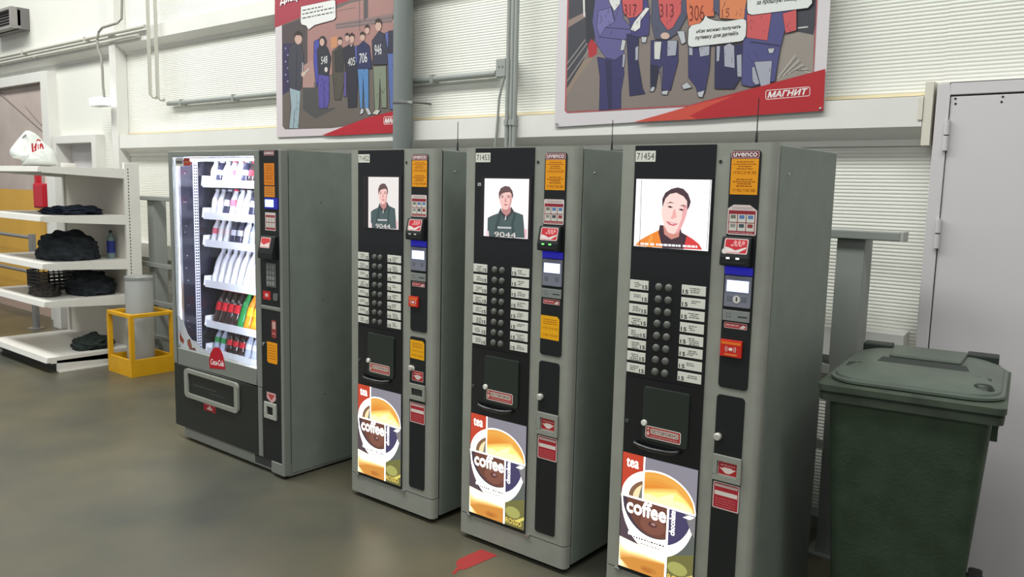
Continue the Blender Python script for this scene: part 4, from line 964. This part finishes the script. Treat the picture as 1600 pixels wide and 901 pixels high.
# black lattice crate
P = WY(75, 440, 0.56)
t = thing('lattice_crate', 'black plastic lattice crate at the back of the fourth shelf', 'crate', (-6.03, 0.52, LV[1]+0.001))
KB = mat('crate_black', (40, 40, 44), 0.5)
CX, CY, CZ = 0.24, 0.17, 0.16
box('crate_floor', (-CX, CX, -CY, CY, 0, 0.008), KB, t)
for (sx, sy) in ((0, -1), (0, 1), (-1, 0), (1, 0)):
    mb = MB()
    for k in range(5):
        z = 0.01+0.034*k
        if sx == 0: mb.box(-CX, CX, sy*CY-0.004, sy*CY+0.004, z, z+0.012)
        else: mb.box(sx*CX-0.004, sx*CX+0.004, -CY+0.004, CY-0.004, z, z+0.012)
    nn = 17 if sx == 0 else 8
    for k in range(nn):
        if sx == 0: x = -CX+0.004+(2*CX-0.008)*k/(nn-1); mb.box(x-0.004, x+0.004, sy*CY-0.0035, sy*CY+0.0035, 0.009, CZ)
        else: y = -CY+0.012+(2*CY-0.024)*k/(nn-1); mb.box(sx*CX-0.0035, sx*CX+0.0035, y-0.004, y+0.004, 0.009, CZ)
    tag(mb.build('lattice_side', KB, t), kind='stuff')
# white carrier bag on the top shelf
BAG = mat('thin_white_plastic', (206, 210, 206), 0.3, noise_amt=0.10, noise_scale=7, bump=0.7, bump_scale=11)
BC = WY(54, 258, 0.36); BTH = math.radians(67); BAX = Vector((math.cos(BTH), math.sin(BTH), 0)); BNM = Vector((math.sin(BTH), -math.cos(BTH), 0))
def bagpt(a, b, off=0.0):
    d = ray(a/10.01, 190+b/10.01); o = Vector((BC.x, BC.y, 0)) + BNM*off
    P = CAM + d*((o-CAM).dot(BNM)/d.dot(BNM)); return ((P-o).dot(BAX), P.z-(LV[4]+0.0015))
out = [bagpt(*p) for p in ((280,700),(350,680),(330,600),(250,570),(190,580),(140,520),(118,440),(170,380),(260,270),(330,190),(405,102),(480,130),(560,165),(640,240),(700,320),(760,370),(850,430),(900,520),(935,640),(950,705),(600,712))]
out = [(a, max(b, 0.0)) for a, b in out]
t = thing('carrier_bag', 'white plastic carrier bag with red lettering on the top shelf', 'bag', (BC.x, BC.y, LV[4]+0.0015), BTH)
rings = []
cx = sum(a for a, b in out)/len(out); cz = sum(b for a, b in out)/len(out)
for (k, dy) in ((0.25, -0.15), (0.60, -0.135), (0.86, -0.09), (1.0, 0.0), (0.86, 0.09), (0.60, 0.135), (0.25, 0.15)):
    ring = []
    for i, (a, b) in enumerate(out):
        w = noise.noise(Vector((a*12, b*12, dy*14)))*0.02*min(1, abs(dy)*20)
        low_ = cz*0.7
        ring.append((cx+(a-cx)*k+w, dy*(1.0 if b < 0.12 else max(0.30, 1-(b-0.12)*4.5))+w, max(0.0, (low_+(b-low_)*k))))
    rings.append(ring)
bag = MB().loft(rings).build('bag_body', BAG, t, smooth=True)
md = bag.modifiers.new('soft', 'SUBSURF'); md.levels = 1; md.render_levels = 1
hp = [(a, -0.012, b) for a, b in (bagpt(348, 248), bagpt(375, 215), bagpt(415, 198), bagpt(395, 225), bagpt(360, 250))]
MB().prism(hp, (0, -0.03, 0)).build('handle_hole', mat('bag_shadow', (150, 150, 146), 0.6), t)
lt = Art(-0.155, lambda a, b: bagpt(a, b, 0.155))
RL = ink((176, 50, 56))
for pts in ([(490,340),(515,335),(530,470),(500,480)], [(530,400),(560,330),(578,335),(570,440),(548,450)], [(585,350),(602,345),(610,430),(592,436)], [(615,360),(640,330),(668,350),(690,425),(665,430),(645,380),(640,425),(622,428)], [(500,455),(575,435),(575,450),(505,478)], [(565,300),(590,265),(640,290),(630,312),(595,290),(578,318)]): lt.poly(pts, RL)
lt.build('bag_lettering', t)

# grey bollard inside its yellow guard
t = thing('bollard', 'grey round steel bollard standing inside the yellow guard frame', 'bollard', (-4.635, 0.63, 0))
MB().lathe([(0.112, 0), (0.112, 0.82), (0.108, 0.83)], n=28).build('pipe_shaft', mat('bollard_grey', (170, 172, 170), 0.4, 0.2), t, smooth=SM)
MB().lathe([(0.116, 0.805), (0.116, 0.826), (0.10, 0.832)], n=28).build('top_rim', mat('rim_metal', (180, 182, 180), 0.3, 0.6), t, smooth=SM)
t = thing('yellow_guard', 'yellow steel guard frame around the grey bollard', 'guard', (0, 0, 0))
X0, X1, Y0, Y1 = -4.845, -4.425, 0.44, 0.83
for b in ((X0, X1, Y0, Y0+0.02), (X0, X1, Y1-0.02, Y1), (X0, X0+0.02, Y0+0.02, Y1-0.02), (X1-0.02, X1, Y0+0.02, Y1-0.02)): box('base_plate', (b[0], b[1], b[2], b[3], 0.0, 0.145), YELLOW, t)
for (a, b) in ((X0, Y0), (X1-0.035, Y0), (X0, Y1-0.035), (X1-0.035, Y1-0.035)): box('corner_post', (a, a+0.035, b, b+0.035, 0.146, 0.50), YELLOW, t)
for b in ((X0, X1, Y0, Y0+0.035), (X0, X1, Y1-0.035, Y1), (X0, X0+0.035, Y0+0.035, Y1-0.035), (X1-0.035, X1, Y0+0.035, Y1-0.035)): box('top_bar', (b[0], b[1], b[2], b[3], 0.501, 0.532), YELLOW, t, bevel=0.003)
# steel barrier before the yellow doorway
t = thing('steel_barrier', 'low steel tube barrier before the yellow doorway, behind the shelves', 'railing', (-7.38, 0.82, 0))
ST = mat('dull_steel', (150, 148, 146), 0.4, 0.5)
MB().lathe([(0.085, 0), (0.085, 0.01)], n=20).build('floor_flange', ST, t)
MB().lathe([(0.036, 0.011), (0.036, 1.04)], n=18).build('post', ST, t, smooth=SM)
for z in (1.00, 0.62): MB().tube([(-2.4, 0.02, z), (-0.037, 0.0, z)], 0.02, 10).build('rail', ST, t, smooth=SM)
MB().lathe([(0.036, 0.011), (0.036, 1.04)], (-2.4, 0.02, 0), n=18).build('post', ST, t, smooth=SM)
# red fire box in the doorway
q0, q1 = WY(51, 286, YG-0.1), WY(70, 326, YG-0.1)
t = thing('fire_box', 'red fire equipment box on the wall seen between the shelves', 'fire box', (q0.x, YG-0.1, q1.z))
w_, h_ = q1.x-q0.x, q0.z-q1.z
box('box_body', (0, w_, 0, GY-0.006-YG+0.1, 0, h_), mat('fire_red', (190, 24, 44), 0.4), t, bevel=0.01)
box('box_door', (0.02, w_-0.02, -0.008, 0, 0.02, h_-0.02), mat('fire_red', (190, 24, 44), 0.4), t, bevel=0.004)
box('red_pipe', (0.0, 0.07, 0.02, 0.07, h_, h_+0.22), mat('fire_red', (190, 24, 44), 0.4), t)
# ================================================================== green wheeled bin
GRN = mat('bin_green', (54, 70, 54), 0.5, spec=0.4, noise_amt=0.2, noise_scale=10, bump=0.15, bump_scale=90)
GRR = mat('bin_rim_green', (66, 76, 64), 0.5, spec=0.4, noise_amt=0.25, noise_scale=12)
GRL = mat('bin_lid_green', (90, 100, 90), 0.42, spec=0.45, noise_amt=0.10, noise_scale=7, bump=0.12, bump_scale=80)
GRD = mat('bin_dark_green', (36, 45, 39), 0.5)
t = thing('wheelie_bin', 'dark green wheeled rubbish bin with closed lid beside the coffee machines', 'bin', (1.5435, 0.5206, 0), math.radians(6.5))
def rr(x0, x1, y0, y1, z, r, n=4):
    return [(a, b, z) for a, b in rrect(x0, x1, y0, y1, r, n)]
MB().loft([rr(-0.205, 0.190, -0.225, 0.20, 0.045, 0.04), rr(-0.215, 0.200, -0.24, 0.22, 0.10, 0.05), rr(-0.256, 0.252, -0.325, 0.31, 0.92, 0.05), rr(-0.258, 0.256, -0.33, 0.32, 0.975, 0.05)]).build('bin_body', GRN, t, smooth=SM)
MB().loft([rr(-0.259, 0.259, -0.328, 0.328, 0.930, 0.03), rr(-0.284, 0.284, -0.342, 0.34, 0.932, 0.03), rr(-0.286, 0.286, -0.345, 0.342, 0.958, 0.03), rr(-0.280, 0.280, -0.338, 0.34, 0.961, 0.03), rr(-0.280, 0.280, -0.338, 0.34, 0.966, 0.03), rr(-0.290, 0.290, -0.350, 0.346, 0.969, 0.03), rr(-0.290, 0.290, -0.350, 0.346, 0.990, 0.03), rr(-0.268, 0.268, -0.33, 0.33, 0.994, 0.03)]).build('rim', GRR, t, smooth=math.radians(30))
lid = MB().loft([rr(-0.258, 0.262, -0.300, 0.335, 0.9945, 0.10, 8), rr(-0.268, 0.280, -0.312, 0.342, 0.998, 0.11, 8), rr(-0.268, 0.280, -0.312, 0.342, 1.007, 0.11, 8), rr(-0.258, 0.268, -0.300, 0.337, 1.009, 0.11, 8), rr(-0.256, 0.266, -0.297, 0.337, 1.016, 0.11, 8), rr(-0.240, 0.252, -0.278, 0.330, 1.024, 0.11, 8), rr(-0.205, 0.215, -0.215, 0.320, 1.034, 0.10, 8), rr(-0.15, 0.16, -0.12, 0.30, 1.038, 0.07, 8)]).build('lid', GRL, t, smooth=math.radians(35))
MB().prism([(-0.145, -0.030, 1.031), (0.165, -0.030, 1.031), (0.150, 0.045, 1.038), (-0.135, 0.045, 1.038)], (0, 0, 0.0075)).build('lid_step', GRD, lid, bevel=0.003)
MB().prism([(-0.115, 0.075, 1.036), (0.13, 0.075, 1.036), (0.14, 0.31, 1.036), (-0.125, 0.31, 1.036)], (0, 0, 0.016)).build('lid_plateau', GRL, lid, bevel=0.007)
for s in (-1, 1):
    MB().prism([(s*0.235, -0.13, 1.018), (s*0.185, -0.13, 1.023), (s*0.185, -0.075, 1.027), (s*0.235, -0.075, 1.022)], (0, 0, 0.010)).build('lid_pocket', GRD, lid, bevel=0.003)
    MB().box(s*0.19-0.055, s*0.19+0.055, 0.305, 0.385, 1.005, 1.046).build('hinge_block', GRD, t, bevel=0.005)
    MB().box(s*0.19-0.02, s*0.19+0.02, 0.348, 0.40, 0.93, 1.004).build('hinge_arm', GRD, t)
    w = MB().lathe([(0.03, -0.025), (0.095, -0.025), (0.10, -0.015), (0.10, 0.015), (0.095, 0.025), (0.03, 0.025)], (s*0.235, 0.25, 0.10), 24, axis='x').build('wheel', mat('tyre_black', (28, 28, 28), 0.8), t, smooth=SM)
    MB().lathe([(0.055, -0.028), (0.055, 0.028)], (s*0.235, 0.25, 0.10), 16, axis='x').build('hub', mat('hub_grey', (80, 84, 80), 0.5), w)
MB().lathe([(0.034, 0), (0.026, 0.012), (0.014, 0.006)], (0.215, -0.215, 1.022), 18).build('lid_lock', GRD, lid, smooth=SM)
MB().tube([(-0.24, 0.25, 0.10), (0.24, 0.25, 0.10)], 0.012, 10).build('axle', ST, t)
MB().tube([(-0.25, 0.395, 0.985), (0.25, 0.395, 0.985)], 0.016, 10).build('handle_bar', GRD, t, smooth=SM)
for s in (-1, 1):
    for q in (-0.10, 0.10): box('side_rib', (s*0.256-0.012, s*0.256+0.012, q-0.01, q+0.01, 0.82, 0.929), GRN, t)
MB().box(-0.19, 0.18, -0.225, -0.19, 0.0, 0.046).build('front_foot', GRN, t)
# ================================================================== the two wall posters
YP = YG-0.012
def outline_poly(A, pts, m, mo, w):
    """speech balloon: dark rim then pale fill"""
    cx = sum(p[0] for p in pts)/len(pts); cy = sum(p[1] for p in pts)/len(pts)
    def grow(p):
        d = math.hypot(p[0]-cx, p[1]-cy); return (p[0]+(p[0]-cx)/d*w, p[1]+(p[1]-cy)/d*w)
    A.poly([grow(p) for p in pts], mo); A.poly(pts, m)
def bars(A, p, q, h, m, seed, lo=10, hi=26):
    rnd = random.Random(seed); L_ = math.hypot(q[0]-p[0], q[1]-p[1]); s = 0
    while s < L_:
        w = min(rnd.uniform(lo, hi), L_-s); a = s/L_; b = (s+w)/L_
        A.line((p[0]+(q[0]-p[0])*a, p[1]+(q[1]-p[1])*a), (p[0]+(q[0]-p[0])*b, p[1]+(q[1]-p[1])*b), h, m); A.k -= 1
        s += w+6
    A.k += 1
def cloth(name, bl, br, tl, tr, y, m, parent, amp=0.006, nx=24, nz=16):
    vs = []; fs = []
    for j in range(nz+1):
        for i in range(nx+1):
            s, r = i/nx, j/nz
            x = (bl[0]*(1-s)+br[0]*s)*(1-r)+(tl[0]*(1-s)+tr[0]*s)*r; z = (bl[1]*(1-s)+br[1]*s)*(1-r)+(tl[1]*(1-s)+tr[1]*s)*r
            vs.append((x, y, z))
    W = nx+1
    for j in range(nz):
        for i in range(nx): fs.append((j*W+i, j*W+i+1, (j+1)*W+i+1, (j+1)*W+i))
    mb = MB().add(vs, fs); o = mb.build(name, m, parent)
    sd = o.modifiers.new('thick', 'SOLIDIFY'); sd.thickness = 0.002; sd.offset = -1 if False else 1
    return o
VINYL = mat('poster_vinyl', (206, 200, 204), 0.4, spec=0.4)
# ---- larger poster on the right
c6 = crop(860, 0, 3.478, YP)
ZT = c6(48, -620)[1]
bl, br = c6(22, 690), c6(1486, 602); tl = (c6(48, 0)[0], ZT); tr = (c6(1512, 0)[0], ZT+0.02)
t = thing('wall_poster', 'large poster of workers in red vests with speech balloons above the coffee machines', 'poster', (0, YP, 0))
cloth('poster_sheet', bl, br, tl, tr, 0.001, VINYL, t)
A = Art(-0.0005, c6); A.STEP = 0.00004
def I(c):
    g = sum(c)/3; return ink(tuple(min(255, max(0, c[i]*0.82+g*0.12+1)) for i in range(3)))
A.poly([(92,-560),(1452,-640),(1452,0),(1432,395),(1130,478),(830,558),(760,578),(90,614),(78,600),(92,0)], I((190, 84, 90)))
A.poly([(98,-552),(1444,-630),(1444,0),(1425,393),(1130,470),(830,550),(760,570),(96,606),(86,594),(100,0)], I((134, 122, 118)))
A.poly([(98,-552),(1444,-630),(1444,-120),(98,-60)], I((120, 118, 126)))
A.poly([(98,-60),(240,-70),(225,180),(180,330),(90,480),(100,0)], I((74, 76, 84)))
A.poly([(98,110),(200,60),(205,85),(96,150)], I((150, 130, 122)))
A.poly([(190,-60),(245,-60),(240,240),(215,330),(195,200)], I((58, 60, 68)))
A.poly([(175,-60),(186,-60),(188,90),(180,90)], I((226, 224, 222)))
for q in ((92,380,200,235), (92,440,215,260), (92,345,190,215)): A.line((q[0],q[1]), (q[2],q[3]), 5, I((160, 150, 146)))
A.poly([(90,480),(180,330),(240,300),(150,420),(88,530)], I((152, 132, 116)))
A.poly([(205,240),(225,210),(255,250),(250,310),(208,312)], I((190, 52, 60)))
A.poly([(150,420),(240,300),(560,240),(1250,260),(1425,393),(1130,470),(830,550),(760,570),(96,606),(90,540)], I((138, 126, 120)))
A.poly([(1250,150),(1330,130),(1436,120),(1428,392),(1230,445)], I((156, 146, 138)))
A.poly([(1330,-60),(1446,-60),(1440,130),(1430,190),(1330,170),(1270,120)], I((70, 72, 80)))
for k in range(9): A.line((1235+k*14, 425-k*6), (1330+k*11, 300+k*12), 3.5, I((92, 86, 84) if k % 2 else (206, 200, 194))); A.k -= 1
A.k += 1; A.line((1345,152), (1400,146), 7, I((210, 206, 204)))
SKIN = I((214, 180, 164)); BLU = I((98, 94, 152)); NAV = I((64, 62, 112)); DNV = I((54, 54, 92)); GLV = I((190, 192, 198)); LAV = I((168, 170, 186)); VR = I((214, 88, 90)); VO = I((226, 116, 78)); LINE = I((40, 40, 48)); GB = I((84, 88, 112))
def head(x, y, r, hair): A.ell(x, y, r, r*1.25, SKIN); A.poly([(x-r*1.05,y),(x-r,y-r*0.9),(x,y-r*1.45),(x+r,y-r*0.9),(x+r*1.05,y),(x+r*0.7,y-r*0.5),(x-r*0.7,y-r*0.5)], I(hair))
A.outline = (I((52, 50, 70)), 2.6)
# man with the paper
A.fig([(255,310),(300,318),(392,296),(402,400),(385,500),(384,590),(266,600),(270,420)], NAV); A.fig([(300,330),(330,330),(335,592),(318,594)], DNV)
A.fig([(228,120),(240,20),(250,-60),(330,-70),(385,-20),(398,100),(442,150),(442,192),(396,222),(402,290),(352,326),(300,312),(250,240)], BLU)
A.fig([(262,60),(330,40),(350,120),(300,150),(270,200),(252,150)], I((116, 112, 172))); A.line((300,150), (440,160), 4, DNV); A.line((330,30), (352,110), 4, DNV); A.line((262,200), (390,215), 4, DNV)
A.fig([(305,-40),(385,-40),(380,20),(348,62),(325,20)], I((222, 222, 220))); head(345, -90, 42, (60, 50, 48))
A.fig([(390,215),(412,220),(402,272),(380,276)], I((196, 196, 200)))
# 317
A.fig([(415,185),(482,185),(478,330),(502,480),(516,510),(432,522),(422,340)], DNV); A.fig([(395,290),(410,296),(402,365),(390,366)], LAV); A.fig([(462,258),(480,248),(478,325),(462,330)], LAV)
A.fig([(385,-60),(520,-60),(542,90),(536,192),(482,202),(442,192),(430,110),(400,60)], I((72, 68, 128))); A.fig([(384,-60),(505,-60),(503,60),(470,92),(424,100),(396,60)], VR)
A.text('317', (402, 88), (470, 88), (402, 24), I((110, 36, 44))); A.fig([(495,200),(528,200),(520,232),(498,232)], GLV); head(450, -110, 38, (70, 60, 56))
A.fig([(436,162),(456,120),(520,40),(542,46),(492,112),(490,152),(462,172)], I((228, 226, 222)))
# 313
A.fig([(548,220),(694,220),(696,330),(655,490),(606,490),(616,350),(590,380),(572,482),(546,474),(546,340)], NAV); A.fig([(588,382),(615,352),(608,488),(600,400)], I((112, 104, 112)))
A.fig([(545,350),(590,360),(572,482),(546,474)], I((50, 50, 74))); A.fig([(556,-60),(745,-60),(742,90),(692,182),(642,216),(570,212),(550,120)], GB); A.fig([(578,-60),(718,-60),(712,70),(668,150),(640,166),(600,112)], VR)
A.text('313', (596, 95), (672, 95), (596, 22), I((120, 40, 46))); A.fig([(565,226),(606,226),(597,324),(566,322)], I((214, 212, 208))); A.fig([(638,220),(692,220),(684,302),(636,306)], LAV); A.ell(625, 195, 24, 18, SKIN)
A.fig([(540,497),(556,470),(572,474),(562,497)], GLV); A.fig([(604,512),(612,494),(644,490),(636,516)], GLV); head(640, -120, 40, (56, 46, 44)); A.fig([(690,170),(730,168),(738,230),(715,242)], GLV)
# 306
A.fig([(752,240),(872,240),(866,370),(840,505),(800,500),(792,470),(752,420)], NAV); A.fig([(738,-60),(892,-60),(892,90),(842,92),(830,140),(758,162),(742,60)], VO); A.text('306', (758, 118), (838, 112), (758, 32), I((130, 50, 36)))
A.fig([(888,-60),(925,-60),(925,90),(890,60)], GB); A.fig([(755,250),(776,250),(776,302),(755,300)], LAV); A.fig([(808,252),(868,240),(866,300),(815,310)], LAV); A.fig([(715,465),(745,445),(772,475),(726,486)], GLV); A.fig([(800,502),(842,490),(828,530),(808,526)], GLV); head(815, -120, 40, (80, 60, 50))
# orange vest and big worker
A.fig([(898,250),(1060,240),(1050,400),(1000,482),(895,482)], DNV); A.fig([(922,-60),(1072,-60),(1065,90),(1050,110),(922,100)], I((228, 132, 84))); A.text('15', (935, 100), (975, 95), (935, 50), I((150, 70, 50)))
A.fig([(945,252),(975,234),(1002,250),(1005,372),(948,362)], LAV); A.fig([(1014,300),(1042,294),(1043,420),(1018,416)], LAV); A.fig([(905,250),(926,250),(921,332),(905,336)], LAV); head(990, -110, 38, (66, 54, 50))
A.fig([(1050,210),(1060,60),(1080,-60),(1300,-60),(1305,60),(1275,170),(1252,262),(1222,442),(1092,472),(1040,460)], I((82, 82, 138))); A.fig([(1070,80),(1205,70),(1182,222),(1068,206)], VR); A.fig([(1264,74),(1340,52),(1340,166),(1280,182)], VR)
A.line((1090,228), (1250,250), 8, DNV); A.fig([(1110,336),(1208,330),(1196,465),(1146,470)], LAV); A.fig([(1098,366),(1112,362),(1140,455),(1118,462),(1100,440)], LAV); A.fig([(1184,264),(1223,262),(1212,290),(1190,290)], GLV); head(1160, -130, 46, (60, 50, 46))
# red swoosh and maker's mark
A.poly([(455,664),(640,612),(830,555),(1130,474),(1497,375),(1486,602),(1000,634),(800,648)], I((196, 40, 48))); A.poly([(455,664),(640,612),(830,558),(1000,520),(860,580),(760,630),(800,648)], I((220, 78, 62)))
def logo(A, a0, b0, a1, b1, h):
    """rounded white outline with slanting capitals"""
    def P(s, r): return (a0+(a1-a0)*s + (1-r)*0, b0+(b1-b0)*s - h*r)
    o = [P(.03,0),P(.97,0),P(1,.15),P(1,.85),P(.97,1),P(.03,1),P(0,.85),P(0,.15)]; A.poly(o, I((236, 226, 226)))
    A.poly([P(.035,.07),P(.965,.07),P(.985,.2),P(.985,.8),P(.965,.93),P(.035,.93),P(.015,.8),P(.015,.2)], I((190, 36, 44)))
    bl_, br_, tl_ = P(.05, .2), P(.90, .2), P(.09, .8); A.bold('МАГНИТ', bl_, br_, tl_, I((240, 234, 234)), h*0.035)
logo(A, 1172, 543, 1414, 522, 52)
DT = I((52, 52, 54)); BAL = I((226, 228, 226))
outline_poly(A, [(770,140),(818,128),(836,110),(846,86),(862,102),(900,114),(960,118),(1050,104),(1066,112),(1068,140),(1064,195),(1050,220),(1030,226),(775,256),(756,250),(751,235),(755,160)], BAL, DT, 5)
A.bold('«Как можно получить', (793, 187), (1036, 160), (798, 163), DT, 0.9); A.bold('путевку для детей?»', (790, 222), (1022, 196), (795, 196), DT, 0.9)
outline_poly(A, [(1075,-130),(1425,-160),(1424,20),(1402,44),(1100,82),(1078,74),(1073,50)], BAL, DT, 5)
A.bold('за прошлую смену?', (1122, 34), (1352, 8), (1128, 4), DT, 0.9)
A.build('printed_picture', t)
for (a, b) in ((1470, 590), (36, 672)):
    p = c6(a, b); MB().lathe([(0.008, 0), (0.006, -0.006), (0.002, -0.007)], (p[0], -0.004, p[1]), 12, axis='y').build('fixing_stud', STEEL, t, smooth=SM)

# ---- smaller poster on the left
c5 = crop(400, 0, 4.096, YP)
ZT = c5(120, -420)[1]
bl, br = c5(133, 878), c5(978, 848); tl = (c5(120, 0)[0], ZT); tr = (c5(968, 0)[0], ZT)
t = thing('wall_poster', 'poster of a line of men in numbered bibs above the snack machine', 'poster', (0, YP, 0))
cloth('poster_sheet', bl, br, tl, tr, 0.001, mat('poster_vinyl_pale', (204, 194, 198), 0.4), t)
A = Art(-0.0005, c5); A.STEP = 0.00004
A.poly([(122,-380),(966,-420),(966,-70),(800,-45),(600,2),(500,36),(290,112),(165,160),(120,176)], I((176, 60, 76)))
A.poly([(166,160),(290,110),(600,2),(966,-72),(972,690),(880,710),(720,752),(560,808),(480,818),(185,826),(170,806)], I((112, 102, 98)))
A.poly([(300,150),(600,20),(966,-60),(968,330),(600,420),(300,560)], I((170, 126, 120))); A.poly([(166,164),(300,116),(330,180),(330,560),(170,600)], I((88, 78, 80)))
A.poly([(510,150),(966,70),(968,130),(510,190)], I((142, 120, 120))); A.line((512,72),(640,48),4,I((120,92,92))); A.line((512,160),(960,100),6,I((110,94,96))); A.line((512,180),(960,125),5,I((110,94,96)))
A.poly([(688,-40),(718,-45),(718,110),(690,130)], I((96, 88, 92))); A.line((662,-40),(664,200),5,I((112,92,94)))
A.poly([(300,420),(372,380),(372,560),(300,600)], I((176, 138, 130))); A.poly([(480,240),(520,230),(520,300),(482,310)], I((206, 140, 96)))
A.poly([(172,280),(228,276),(225,560),(172,610)], I((66, 58, 92)))
for k in range(6): A.ell(190+(k % 2)*14, 310+k*42, 5, 6, I((150, 140, 190))); A.k -= 1
A.k += 1; A.poly([(170,620),(340,560),(966,540),(970,690),(720,752),(480,818),(185,824)], I((110, 100, 94))); A.poly([(300,560),(390,560),(400,690),(520,690),(380,760),(300,700)], I((84, 82, 84)))
DK = I((58, 60, 68)); HR = I((64, 52, 50)); SK = I((206, 166, 152))
def hd(x, y, w, h, hair=True):
    A.ell(x, y, w, h, SK)
    if hair: A.poly([(x-w*1.1,y+h*0.1),(x-w,y-h*0.8),(x,y-h*1.25),(x+w,y-h*0.8),(x+w*1.1,y+h*0.1),(x+w*0.6,y-h*0.45),(x-w*0.6,y-h*0.45)], HR)
A.outline = (I((40, 38, 46)), 2.4)
A.fig([(215,560),(286,580),(280,700),(272,822),(212,822),(226,690)], I((156, 176, 186))); A.line((248,700),(240,820),4,I((96,110,120))); A.line((262,600),(258,740),3,I((126,146,158)))
A.fig([(205,400),(215,300),(250,270),(292,288),(306,360),(302,470),(282,582),(216,562)], I((74, 74, 84))); A.line((262,330),(258,560),4,I((54,54,64))); A.fig([(296,400),(304,400),(300,470),(294,470)], I((206, 206, 214))); hd(272, 244, 24, 40); A.ell(303, 475, 13, 18, SK); A.line((300,480),(340,440),8,I((200,200,200)))
A.fig([(372,265),(405,248),(410,480),(388,565),(370,400)], I((76, 78, 172))); A.fig([(400,468),(470,478),(470,650),(456,692),(404,692),(398,560)], I((90, 80, 166))); A.line((436,520),(438,690),4,I((60,54,120))); A.fig([(392,320),(425,268),(460,306),(482,370),(466,486),(400,474)], DK)
A.ell(428, 268, 26, 38, I((60, 56, 60))); A.ell(424, 270, 15, 24, SK); A.text('548', (418, 412), (458, 404), (418, 364), I((226, 226, 226))); A.ell(450, 445, 10, 16, I((214, 206, 200)))
A.fig([(488,330),(540,284),(584,340),(576,470),(545,640),(505,640),(490,470)], I((88, 82, 74))); A.fig([(505,340),(540,300),(566,340),(560,460),(510,460)], I((66, 64, 66))); hd(540, 264, 14, 24)
A.fig([(556,310),(600,285),(645,300),(654,460),(648,685),(592,690),(580,480)], I((56, 54, 66))); A.fig([(566,460),(580,460),(580,620),(562,620)], I((98, 84, 150))); hd(586, 240, 14, 26); hd(616, 245, 15, 30); A.fig([(595,280),(612,300),(628,280),(612,290)], I((214, 210, 206))); A.text('405', (590, 424), (636, 416), (590, 374), I((220, 220, 220)))
A.fig([(634,300),(650,290),(655,400),(640,400)], I((92, 100, 180))); A.fig([(652,438),(722,438),(724,690),(696,694),(688,500),(684,694),(668,690)], I((84, 134, 194))); A.fig([(648,300),(690,262),(728,292),(744,440),(650,442)], I((54, 58, 98))); hd(714, 190, 15, 28); hd(684, 235, 16, 28); A.text('706', (664, 408), (714, 398), (664, 344), I((230, 230, 230)))
A.fig([(664,735),(676,690),(694,700),(688,725)], GLV); A.fig([(700,690),(722,690),(742,730),(720,738)], GLV)
A.fig([(752,425),(836,420),(840,690),(806,690),(796,500),(790,700),(764,704)], I((130, 140, 120))); A.fig([(745,260),(790,200),(852,228),(846,412),(750,414)], I((62, 64, 82))); A.fig([(828,212),(850,204),(868,290),(842,304)], I((94, 104, 180))); hd(786, 162, 20, 38); A.text('946', (762, 356), (806, 348), (762, 288), I((226, 226, 226)))
A.fig([(745,728),(770,700),(800,705),(780,735)], I((200, 194, 186)))
A.fig([(845,335),(968,320),(970,690),(860,700)], I((88, 110, 176))); A.fig([(850,200),(968,180),(968,330),(850,345)], I((60, 60, 80))); hd(900, 130, 22, 40)
A.poly([(425,866),(560,812),(720,752),(880,712),(972,690),(976,846),(500,868)], I((196, 36, 50)))
logo(A, 820, 797, 968, 790, 50)
outline_poly(A, [(292,44),(500,0),(511,8),(513,112),(500,128),(430,146),(380,160),(340,190),(326,165),(296,156),(290,140)], I((228, 228, 226)), I((120, 90, 96)), 3)
for k, (p, q) in enumerate((((302,68),(432,42)), ((300,92),(502,50)), ((300,118),(502,78)))): bars(A, p, q, 8, I((96, 96, 98)), k)
A.bold('Дисциплина', (160, 38), (420, -28), (160, -34), I((238, 232, 234)), 2)
A.build('printed_picture', t)
